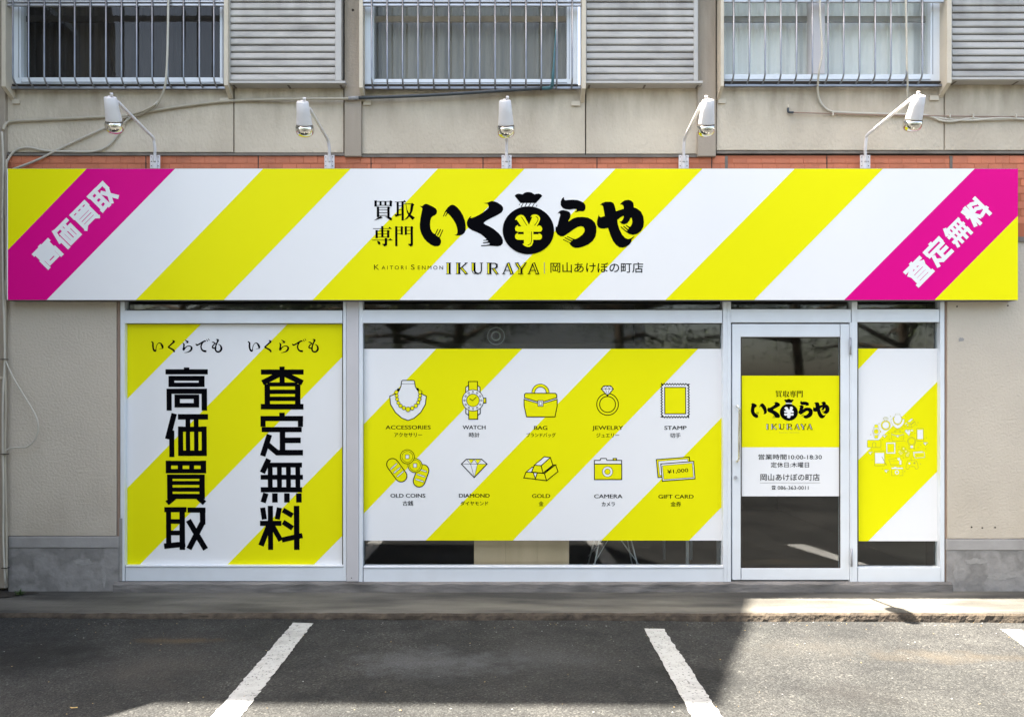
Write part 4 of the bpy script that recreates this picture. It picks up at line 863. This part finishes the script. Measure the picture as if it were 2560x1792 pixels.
# door film
DPY = DY + 0.018
def q5(x, y): return (1850 + x * .20537, 930 + y * .20537)
PYs = PY; PY = DPY
e3 = film('door_film', 1852.3, 939, 2101.3, 1240, 'yellow and white film on the door with the shop logo and opening hours')
PY = PYs
stripe([(1852.3, 939), (2101.3, 939), (2101.3, 1117.7), (1852.3, 1117.7)], 'yellow', par=e3, Y=DPY)
DI = DPY - .0012
kk_ = 0.3512
pr = Print(DI, step=.00006); logo(pr, lambda x, y: (1850 + 130 * .20537 + (x - 1050) * kk_, 930 + 325 * .20537 + (y - 480.4) * kk_ * 1.0), 'white', False); pr.build('logo', e3)
pr = Print(DI, step=.00006)
for i, key in enumerate(('bai', 'shu', 'sen', 'mon')): serif(pr, key, 1850 + (434 + 86 * i) * .20537, 930 + 226 * .20537, .0322)
pr.build('lettering', e3)
pr = Print(DI, step=.00006); romaji(pr, lambda x, y: (1850 + 315 * .20537 + (x - 1114.5) * .498, 930 + 630 * .20537 + (y - 657) * .498), 'white'); pr.build('lettering', e3)
pr = Print(DI, q5); pr.text('Kaitori Senmon', 597, 733, 243, 20, 'olive2', spacing=1.3)
pr.text('営業時間10:00-18:30', 606, 1031, 772, 66, bold=.004); pr.text('定休日:木曜日', 603, 1127, 465, 66, bold=.004); pr.text('岡山あけぼの町店', 604, 1278, 722, 84, bold=.006)
pr.stroke((235, 1346), (972, 1346), 4, 'grey_line'); pr.text('086-363-0011', 640, 1406, 375, 44)
pr.line([(382,1398),(388,1386),(418,1386),(426,1398)], 9); pr.fill([(392,1400),(416,1400),(426,1426),(382,1426)]); pr.circle((404,1414), 6, 'white', 10)
pr.build('lettering', e3)
# side film with collage
e4 = film('window_film', 2144.5, 871.3, 2349.5, 1352, 'narrow yellow and white film with a round cluster of tiny item drawings')
for pts in ([(2144.5,871.3),(2196,871.3),(2144.5,925)], [(2349.5,948),(2349.5,1170.6),(2168.5,1352),(2144.5,1352),(2144.5,1150)]): stripe(pts, 'yellow', par=e4, Y=PY)
def q6(x, y): return (2140 + x * .12448, 1010 + y * .12448)
def at6(cx, cy, w, src_c, src_w):
    k = w / src_w
    return lambda x, y: q6(cx + (x - src_c[0]) * k, cy + (y - src_c[1]) * k)
def small(fn, cx, cy, size, sc, sw, lab, **kw):
    pr = Print(IC, at6(cx, cy, size, sc, sw), step=.00005); fn(pr, 'olive', **kw); pr.build('icon', e4, 'tiny line icon of ' + lab)
small(icon_necklace, 833, 340, 272, (351,655), 230, 'a necklace bust'); small(icon_ring, 595, 390, 190, (474,655), 136, 'a ring', inside='white'); small(icon_watch, 410, 548, 165, (766,654), 145, 'a watch')
small(icon_bag, 832, 625, 248, (1183,660), 207, 'a handbag'); small(icon_gold, 1078, 378, 250, (1183,1082), 215, 'gold bars'); small(icon_diamond, 1063, 572, 185, (764,1080), 161, 'a diamond')
small(icon_coins, 952, 962, 255, (347,1080), 265, 'coins'); small(icon_ticket, 1255, 1010, 250, (900,1085), 245, 'tickets', text=False); small(icon_camera, 818, 1345, 230, (474,1085), 171, 'a camera'); small(icon_stamp, 692, 880, 185, (898,655), 177, 'a framed stamp', simple=True, w=5)
for x, y in ((575,645),(287,985),(1393,797),(606,1347)): small(icon_diamond, x, y, 95, (764,1080), 161, 'a small diamond', w=9)
pr = Print(IC, q6, step=.00005); Lc = 'olive'; ww = 7
def rr(x0, y0, x1, y1, r): 
    return [(x0+r,y0),(x1-r,y0),(x1,y0+r),(x1,y1-r),(x1-r,y1),(x0+r,y1),(x0,y1-r),(x0,y0+r)]
def nxt(lab):
    global pr
    pr.build('icon', e4, 'tiny line icon of ' + lab); pr = Print(IC, q6, step=.00005)
for box_, inner in (((1213,480,1355,742), (1228,512,1342,702)), ((360,942,575,1235), (376,975,560,1190))):
    if box_[0] == 360: nxt('a phone')
    p = rr(*box_, 16); pr.fill(p, 'yellow'); pr.line(p, ww, Lc, True); pr.rect(*inner, 'white'); pr.rect(*inner, Lc, 4)
pr.line([(510,1050),(600,1215),(612,1225)], 10, Lc); nxt('a tablet with a pen')
p = rr(222,722,495,868,12); pr.fill(p, 'yellow'); pr.line(p, ww, Lc, True); pr.ring((358,800), 35, 8, Lc, 12, 180, 360); pr.stroke((323,800),(323,866),8,Lc); pr.stroke((393,800),(393,866),8,Lc); nxt('a purse')
p = [(1060,800),(1170,800),(1168,900),(1114,880),(1060,900)]; pr.fill(p, 'yellow'); pr.line(p, ww, Lc, True); pr.rect(1090,830,1140,880,'white'); pr.circle((1113,745), 86, Lc, 24); pr.circle((1113,745), 78, 'yellow', 24); pr.ring((1113,745), 62, 6, Lc); nxt('a medal')
p = [(648,1112),(868,1072),(905,1130),(905,1215),(690,1215)]; pr.fill(p, 'yellow'); pr.line(p, ww, Lc, True); pr.rect(862,1130,903,1210,'white'); pr.fill([(822,1082),(866,1074),(884,1118),(840,1128)], 'white'); pr.line([(665,1135),(862,1130),(862,1214)], 5, Lc); nxt('two cards')
p = [(1030,1135),(1080,1128),(1160,1128),(1205,1135),(1230,1200),(1245,1275),(1220,1302),(1190,1300),(1165,1250),(1070,1250),(1048,1300),(1015,1302),(992,1275),(1005,1200)]; pr.fill(p, 'yellow'); pr.line(p, ww, Lc, True); pr.circle((1065,1187), 20, 'white', 14); pr.ring((1065,1187), 20, 4, Lc, 14); pr.circle((1165,1182), 24, 'olive2', 14)
pr.build('icon', e4, 'tiny line icon of a game pad')
pr = Print(IC, q6, step=.00002)
for x, y in ((690,245),(985,243),(1243,370),(1220,425),(460,390),(292,612),(648,580),(725,480),(925,488),(1180,583),(1410,675),(668,703),(527,710),(975,740),(1293,818),(500,900),(308,912),(848,852),(1240,865),(1393,893),(677,1045),(315,1118),(948,1075),(1100,1090),(1288,1198),(520,1298),(970,1350)):
    pr.stroke((x - 13, y), (x + 13, y), 7, 'olive2'); pr.stroke((x, y - 13), (x, y + 13), 7, 'olive2')
o = pr.build('sparkles', e4); o['kind'] = 'stuff'

# ================================================================== SPOTLIGHTS
def lamp(base, bend, joint, top, bot, label):
    bx = base[0]; Yb = -0.055
    root = empty('sign_spotlight', P(bx, 421, Yb), label, 'spotlight', 'spotlights along the top of the shop sign')
    q = MB().m('lamp_white'); q.pbox(bx - 12.5, 388, bx - 4, 421.2, Yb, Yb + .006, .001); q.pbox(bx + 4, 388, bx + 12.5, 421.2, Yb, Yb + .006, .001); q.pbox(bx - 5, 392, bx + 5, 421.2, Yb - .014, Yb + .001, .002)
    q.pbox(bx - 3, 384, bx + 3, 424, Yb - .016, Yb - .0145)
    br = q.build('bracket', root)
    for sx in (-9, 8):
        for yy in (393, 404, 415): MB().m('dark_gap').tube([P(bx + sx, yy, Yb), P(bx + sx, yy, Yb - .002)], 0.0035, 8).build('screw', br)
    J = P(joint[0], joint[1], -0.47)
    arm = smooth_path([P(bx, 405, Yb - .012), P(bx, 385, Yb - .02), P(bx, 372, -0.085), P((bx * .6 + bend[0] * .4), bend[1] + 10, -0.10), P(bend[0], bend[1], -0.125), P(bend[0] * .8 + joint[0] * .2, bend[1] * .8 + joint[1] * .2, -0.19), J], 6)
    MB().m('lamp_white').tube(arm, 0.0115, 10).build('arm', root)
    T = Vector(P(top[0], top[1], -0.56)); B = Vector(P(bot[0], bot[1], -0.44)); ax = (B - T)
    prof = [(-.03, .012), (-.02, .016), (0, .017), (0.0, .037), (.02, .042), (.30, .048), (.62, .056), (.655, .0565)]
    q = MB().m('lamp_white'); q.tube([T + ax * t for t, r in prof], [r for t, r in prof], 24); hd = q.build('lamp_body', root)
    q = MB().m('dark_gap'); q.tube([T + ax * .655, T + ax * .672], [.0575, .0575], 24); q.build('seal', hd)
    prof = [(.672, .058), (.70, .064), (.76, .067), (.83, .0665), (.90, .061), (.95, .050), (.985, .034), (1.0, .014)]
    q = MB().m('chrome'); q.tube([T + ax * t for t, r in prof], [r for t, r in prof], 28); q.build('reflector', hd)
    q = MB().m('lamp_white'); q.tube([J, T.lerp(B, .12) + Vector((0, .03, 0))], 0.014, 10); q.build('swivel', root)
    c1 = T + Vector((0.018 if joint[0] > top[0] else -0.018, -.012, .0)); q = MB().m('lamp_white'); q.tube([c1 - ax * .01, c1 - ax * .09], 0.011, 10); q.build('cable_gland', hd)
lamp((391, 405), (385, 343), (300, 256), (280, 243), (294, 335), 'white spotlight on a bent arm, leftmost of the five above the sign')
lamp((827, 405), (822, 348), (780, 274), (760.5, 254), (767.5, 343), 'white spotlight near the left pillar, second of the five above the sign')
lamp((1270, 405), (1270, 350), (1269, 285), (1267, 251), (1270, 345.5), 'white spotlight standing straight above the money bag logo')
lamp((1713, 405), (1716, 345), (1757, 262), (1775, 250), (1767.5, 342.7), 'white spotlight in front of the right hand pillar')
lamp((2167, 405), (2174, 336), (2285, 245), (2303, 239), (2280.6, 329.6), 'white spotlight on a long bent arm, rightmost of the five above the sign')

# ================================================================== CABLES AND PIPES
def A(x, y, Y=-0.015): return P(x * .392, y * .392, Y)
def Bc(x, y, Y=-0.015): return P(850 + x * .41376, y * .41376, Y)
def Cc(x, y, Y=-0.015): return P(1700 + x * .37456, y * .37456, Y)
def cable(name, pts, r, mt, label, cat='cable', n=5):
    MB().m(mt).tube(smooth_path(pts, n), r, 8).build(name, label=label, cat=cat)
cd = empty('conduit', A(1100, 690), 'beige conduit sloping up the wall to a dark hose under the grey curtained window', 'pipe')
MB().m('cable').tube(smooth_path([A(30,830,-.05), A(45,795,-.03), A(90,776), A(300,765), A(700,745), A(860,732), A(1000,705), A(1200,675), A(1480,645), A(1800,635,-.03), A(2240,630,-.05)], 5), 0.0105, 10).build('pipe', cd)
MB().m('grey_plastic').tube([A(2235,629,-.05), Bc(125,592,-.05)], 0.014, 12).build('coupling', cd)
MB().m('pipe_dark').tube(smooth_path([Bc(120,592,-.05), Bc(400,583,-.05), Bc(700,568,-.055), Bc(1000,548,-.06), Bc(1235,535,-.065)], 5), 0.0125, 10).build('hose', cd)
MB().m('tape_teal').tube(smooth_path([Bc(1230,535,-.065), Bc(1285,530,-.07), Bc(1295,505,-.10), Bc(1300,440,-.13), Bc(1308,330,-.132), Bc(1318,180,-.132)], 4), [.014] * 5 + [.013] * 4 + [.011] * 4 + [.008] * 4 + [.005] * 4, 10).build('tape', cd)
for x, y in ((845, 735), (1225, 535)):
    p = A(x, y) if x == 845 else Bc(x, y, -.065); MB().m('dark_gap').tube([(p[0] - .004, p[1], p[2]), (p[0] + .004, p[1], p[2])], 0.017, 10).build('clip', cd)
cable('cable', [A(1090,-60,-.132), A(1085,180,-.132), A(1078,400,-.13), A(1065,545,-.11), A(1030,640,-.05), A(990,690,-.02), A(880,740), A(800,755), A(690,812), A(560,870), A(400,945), A(250,1020,-.02), A(80,1085,-.03)], 0.0085, 'cable_cream', 'cream cable dropping over the first barred window and slanting down to the sign corner')
cable('cable', [A(1020,650,-.035), A(930,715,-.035), A(850,745,-.03), A(800,790,-.02), A(760,860), A(700,930), A(610,966), A(450,968), A(300,962), A(190,942), A(110,960), A(60,1020,-.02), A(35,1100,-.03), A(28,1180,-.04), A(26,1400,-.04)], 0.0085, 'cable_cream', 'cream cable looping low over the wall left of the first spotlight')
cable('cable', [A(1005,665,-.05), A(930,705,-.05), A(860,728,-.045), A(780,748,-.04)], 0.007, 'cable', 'short tan cable bundled with the conduit by the first spotlight')
cable('cable', [Cc(950,-60,-.13), Cc(952,100,-.132), Cc(962,350,-.132), Cc(942,470,-.13), Cc(932,580,-.06), Cc(938,650,-.02), Cc(965,705), Cc(1015,742), Cc(1100,752), Cc(1400,762), Cc(1650,772), Cc(1750,805), Cc(1830,812), Cc(1950,792), Cc(2100,800), Cc(2350,785)], 0.0078, 'cable_cream', 'cream cable hanging over the pale window and following the brown pipe')
cable('cable', [Cc(1522,-60,-.132), Cc(1527,200,-.132), Cc(1528,450,-.122), Cc(1532,560,-.08), Cc(1530,660,-.03), Cc(1560,740,-.015), Cc(1640,768), Cc(1780,795), Cc(1950,805), Cc(2150,790,-.02), Cc(2350,800)], 0.0078, 'cable_cream', 'cream cable dropping behind the rightmost spotlight')
pp = empty('thin_pipe', Cc(1500, 770), 'thin brown pipe with a black elbow running right under the pale window', 'pipe')
MB().m('brown_pipe').tube([Cc(765,752,-.02), Cc(1200,765,-.02), Cc(1640,774,-.02), Cc(2400,784,-.02)], 0.0048, 8).build('pipe', pp)
MB().m('pipe_dark').tube(smooth_path([Cc(768,752,-.02), Cc(742,751,-.02), Cc(733,743,-.02), Cc(733,722,-.02)], 4), 0.0085, 10).build('elbow', pp)
MB().m('cream_plate').tube([Cc(733,728,-.02), Cc(733,702,-.02)], 0.0062, 10).build('stub', pp)
for x in (1027, 1805, 1960, 2245): 
    p = Cc(x, 765 if x == 1027 else 780, -.012); MB().m('cable_cream').box(p[0] - .004, p[0] + .004, -0.033, 0, p[2] - .014, p[2] + .014).build('clip', pp)
def D7(x, y, Y=-0.05): return P(x * .5104, 740 + y * .5104, Y)
cable('cable_loop', [D7(24,300), D7(34,330), D7(62,392), D7(112,478), D7(150,540,-.06), D7(178,595,-.07), D7(187,645,-.07), D7(172,700,-.06), D7(130,738), D7(60,742), D7(26,758), D7(16,780)], 0.0062, 'cable_cream', 'cream cable bulging out in a loop from the pipes on the left wall')
vp = empty('wall_pipes', D7(18, 1430), 'bundle of upright cream cables strapped down the left pillar', 'cable')
MB().m('cable_cream').tube(smooth_path([P(9,330,-.06), P(12,420,-.06), P(9,560,-.06), P(10,740,-.06), D7(22,100,-.06), D7(24,300,-.06), D7(14,500,-.06), D7(12,760,-.06), D7(14,1000,-.06), D7(12,1200,-.06), D7(20,1405,-.06)], 5), 0.0075, 8).build('cable', vp)
MB().m('cable').tube(smooth_path([P(16,700,-.05), D7(28,100), D7(26,320), D7(28,520), D7(24,700), D7(24,900), D7(28,1100), D7(28,1380)], 5), 0.0085, 8).build('cable', vp)
MB().m('cable').tube(smooth_path([P(20,400,-.05), P(17,500,-.05), P(19,620,-.05), P(17,748,-.05)], 5), 0.0085, 8).build('cable', vp)
for y in (310, 773, 1330): 
    p = D7(20, y, -.06); MB().m('dark_gap').box(p[0] - .022, p[0] + .022, -0.075, -0.036, p[2] - .003, p[2] + .003).build('strap', vp)
MB().m('cream_plate').tube([D7(6,400,-.036), D7(6,400,-.048)], .012, 10).build('pipe_cap', vp)

# ================================================================== SMALL THINGS ON THE GROUND
b = MB(); random.seed(12)
pts = [(x, -0.03 + random.uniform(-.0, .01)) for x in [-4.1 + .1 * i for i in range(7)]]
c = [(-4.12, -0.03), (-3.62, -0.03), (-3.55, -0.08), (-3.66, -0.13), (-3.72, -0.2), (-3.86, -0.23), (-3.95, -0.27), (-4.12, -0.25)]
for x, y in c: b.v.append((x, y, 0.009))
b.face(list(range(len(c)))[::-1]); b.build('soil', kind='stuff', mt='soil', label='dark soil patch by the foot of the left pillar')
def weed(x, y, s, label, n=26):
    b = MB().m('leaf')
    for i in range(n):
        a = random.uniform(0, 2 * math.pi); t = random.uniform(.3, 1.1); L = s * random.uniform(.5, 1); w = s * .07
        d = Vector((math.cos(a) * math.cos(t), math.sin(a) * math.cos(t), math.sin(t))); sd = Vector((-math.sin(a), math.cos(a), 0)) * w; o = Vector((x + random.uniform(-.3, .3) * s, y + random.uniform(-.2, .2) * s, .008))
        p = [o - sd * .4, o + sd * .4, o + d * L * .6 + sd, o + d * L * .6 - sd, o + d * L + Vector((0, 0, -L * .12))]
        b.add(p, [(0, 1, 2, 3), (3, 2, 4)])
    b.build('weed', label=label, cat='weed')
weed(-3.67, -0.13, 0.07, 'small green weed sprouting from the soil at the left end of the pavement'); weed(-4.0, -0.17, 0.05, 'tiny weed at the very foot of the left pillar')
weed(-3.85, -0.2, 0.045, 'small weed in the middle of the soil patch at the left end')
def scrap(px, py, w, mt, label, cat, seed):
    random.seed(seed); X, Y, Z = G(px, py, .006); b = MB().m(mt); n = 7; a0 = random.uniform(0, 3)
    top = [(X + w * math.cos(a0 + 2 * math.pi * i / n) * random.uniform(.6, 1), Y + w * .55 * math.sin(a0 + 2 * math.pi * i / n) * random.uniform(.6, 1), Z + random.uniform(.0, .25) * w) for i in range(n)]
    b.v = top; b.face(list(range(n))); b.build('scrap' if cat == 'litter' else 'fallen_leaf', label=label, cat=cat)
scrap(54, 1534, .035, 'litter_blue', 'pale blue paper scrap lying by the kerb at far left', 'litter', 1)
scrap(72, 1536, .012, 'road_paint', 'tiny white crumb lying right of the blue scrap by the kerb', 'litter', 2)
scrap(185, 1771, .022, 'dry_leaf', 'tan dry leaf lying on the dark asphalt at the lower left', 'leaf', 3)
random.seed(21); b = MB()
for i in range(420):
    px = random.uniform(10, 2550); py = random.choice([random.uniform(1560, 1790), random.uniform(1556, 1620), random.uniform(1556, 1566)]); X, Y, Z = G(px, py, .003); s = random.uniform(.0025, .0075)
    b.m(random.choice(['road_paint', 'dry_leaf', 'dust', 'dark_gap'])); a0 = random.uniform(0, 3)
    b.v += [(X + s * math.cos(a0 + i_ * 2.09) , Y + s * .8 * math.sin(a0 + i_ * 2.09), Z + .002) for i_ in range(3)]; n_ = len(b.v); b.face([n_ - 3, n_ - 2, n_ - 1])
b.build('debris', kind='stuff', label='tiny specks of grit and leaf bits on the asphalt')

# ================================================================== NEIGHBOURING WING (out of frame, throws the big shadow)
wing = empty('apartment_wing', (-6.2, 0, 0), 'tall side wing of the flats beyond the left edge, shading the parking bays', 'building')
def prism(prof, x0, x1, mt, name):
    b = MB().m(mt); n = len(prof); b.v = [(x0, y, z) for y, z in prof] + [(x1, y, z) for y, z in prof]
    b.face(list(range(n))); b.face([n + i for i in range(n)][::-1])
    for i in range(n): j = (i + 1) % n; b.face([i, i + n, j + n, j])
    return b.build(name, wing)
XW = -4.16
prism([(6, -.1), (6, 15.6), (0, 15.55), (-0.65, 14.88), (-1.28, 14.15), (-1.9, 13.5), (-1.9, -.1)], -9, XW, 'stucco', 'wall')
prism([(-1.902, -.1), (-1.902, 6.25), (-2.24, 5.5), (-2.24, -.1)], -9, XW, 'pillar', 'stair_block')
for fl in range(1, 5):
    MB().m('ledge').box(XW, XW + .03, -1.9, -0.2, fl * 2.9, fl * 2.9 + .12).build('floor_band', wing)
for fl in range(5):
    w_ = MB().m('alu').box(XW, XW + .03, -1.5, -0.6, fl * 2.9 + 1.0, fl * 2.9 + 2.2).build('window', wing); MB().m('curtain_dark').box(XW + .031, XW + .034, -1.44, -0.66, fl * 2.9 + 1.06, fl * 2.9 + 2.14).build('pane', w_)

# ================================================================== ACROSS THE CAR PARK (seen as reflections in the glass)
def tree(x, y, h, r, lean, seed, label):
    # pine like: bare trunk, flat clumps of foliage from about 2.6 m up
    random.seed(seed); root = empty('street_tree', (x, y, -0.05), label, 'tree', 'trees across the car park')
    base = Vector((x, y, -.05)); top = Vector((x + lean, y, h * .72))
    b = MB().m('bark'); b.tube(smooth_path([base, base.lerp(top, .3) + Vector((.1, 0, 0)), base.lerp(top, .65) - Vector((.08, 0, 0)), top], 5), [0.115 - .004 * i for i in range(16)], 8)
    tips = []
    for i in range(17):
        s = base.lerp(top, random.uniform(.5, .98)); a = random.uniform(0, 6.28); e_ = s + Vector((math.cos(a) * r * .7, math.sin(a) * r * .7, random.uniform(-.1, .7))); b.tube([s, s.lerp(e_, .5) + Vector((0, 0, .15)), e_], [.06, .04, .015], 6); tips.append(e_)
    b.build('trunk', root); f = MB().m('leaf_tree')
    for t in tips + [top, top + Vector((0, 0, .6))]:
        for k in range(620):
            v = Vector((random.gauss(0, 1), random.gauss(0, 1), random.gauss(0, .3))); p = t + v * r * .15; s = random.uniform(.025, .05); a = random.uniform(0, 3.14); u = Vector((math.cos(a), math.sin(a), random.uniform(-.6, .6))) * s; w = Vector((-math.sin(a), math.cos(a), random.uniform(-.6, .6))) * s * .6
            f.add([p - u, p + w, p + u, p - w], [(0, 1, 2, 3)])
    f.build('crown', root)
tree(-1.9, -7.8, 6.8, 3.2, 0.1, 1, 'straight pine like tree mirrored at the left of the strip above the icon film'); tree(-1.35, -8.0, 6.6, 3.0, 1.1, 2, 'leaning tree right behind the straight pine across the bays')
tree(1.9, -7.6, 7.0, 3.3, .5, 3, 'forked tree mirrored right of centre above the icon film'); tree(5.3, -7.8, 6.8, 3.3, .2, 4, 'broad tree mirrored in the upper door pane'); tree(7.6, -8.2, 6.6, 3.2, 0, 5, 'dense tree at far right across the bays')
tree(-6.0, -8.2, 6.4, 2.4, .2, 6, 'dense tree at far left across the bays')
hs = empty('opposite_house', (-1, -22, 0), 'pale two storey house across the car park', 'building')
MB().m('house').box(-9, 4.5, -24, -17.5, -.1, 6.2).build('wall', hs); MB().m('roof_grey').box(-9.3, 4.8, -24.3, -17.1, 6.2, 6.5).build('roof', hs)
for x in (-6.5, -3.2, 0.2, 2.6):
    for z in (1.0, 3.9):
        w_ = MB().m('alu_dark').box(x, x + 1.5, -17.5, -17.44, z, z + 1.3).build('window', hs); MB().m('curtain_dark').box(x + .08, x + 1.42, -17.44, -17.43, z + .08, z + 1.22).build('pane', w_)
random.seed(5); f = MB().m('leaf_tree')
for i in range(9000):
    x = random.uniform(-14, 16); p = Vector((x, -14.2 + random.gauss(0, .35), random.uniform(0, 1.25 + .2 * math.sin(x * 1.7)))); s = random.uniform(.05, .11); a = random.uniform(0, 3.14); u = Vector((math.cos(a), math.sin(a), random.uniform(-.6, .6))) * s; w = Vector((-math.sin(a), math.cos(a), random.uniform(-.6, .6))) * s * .6
    f.add([p - u, p + w, p + u, p - w], [(0, 1, 2, 3)])
f.build('hedge', kind='stuff', label='dark green hedge along the far side of the car park')
line_b = MB().m('road_paint')
for xx in (-6.2, -3.8, -1.4, 1.0, 3.4, 5.8, 8.2): pass
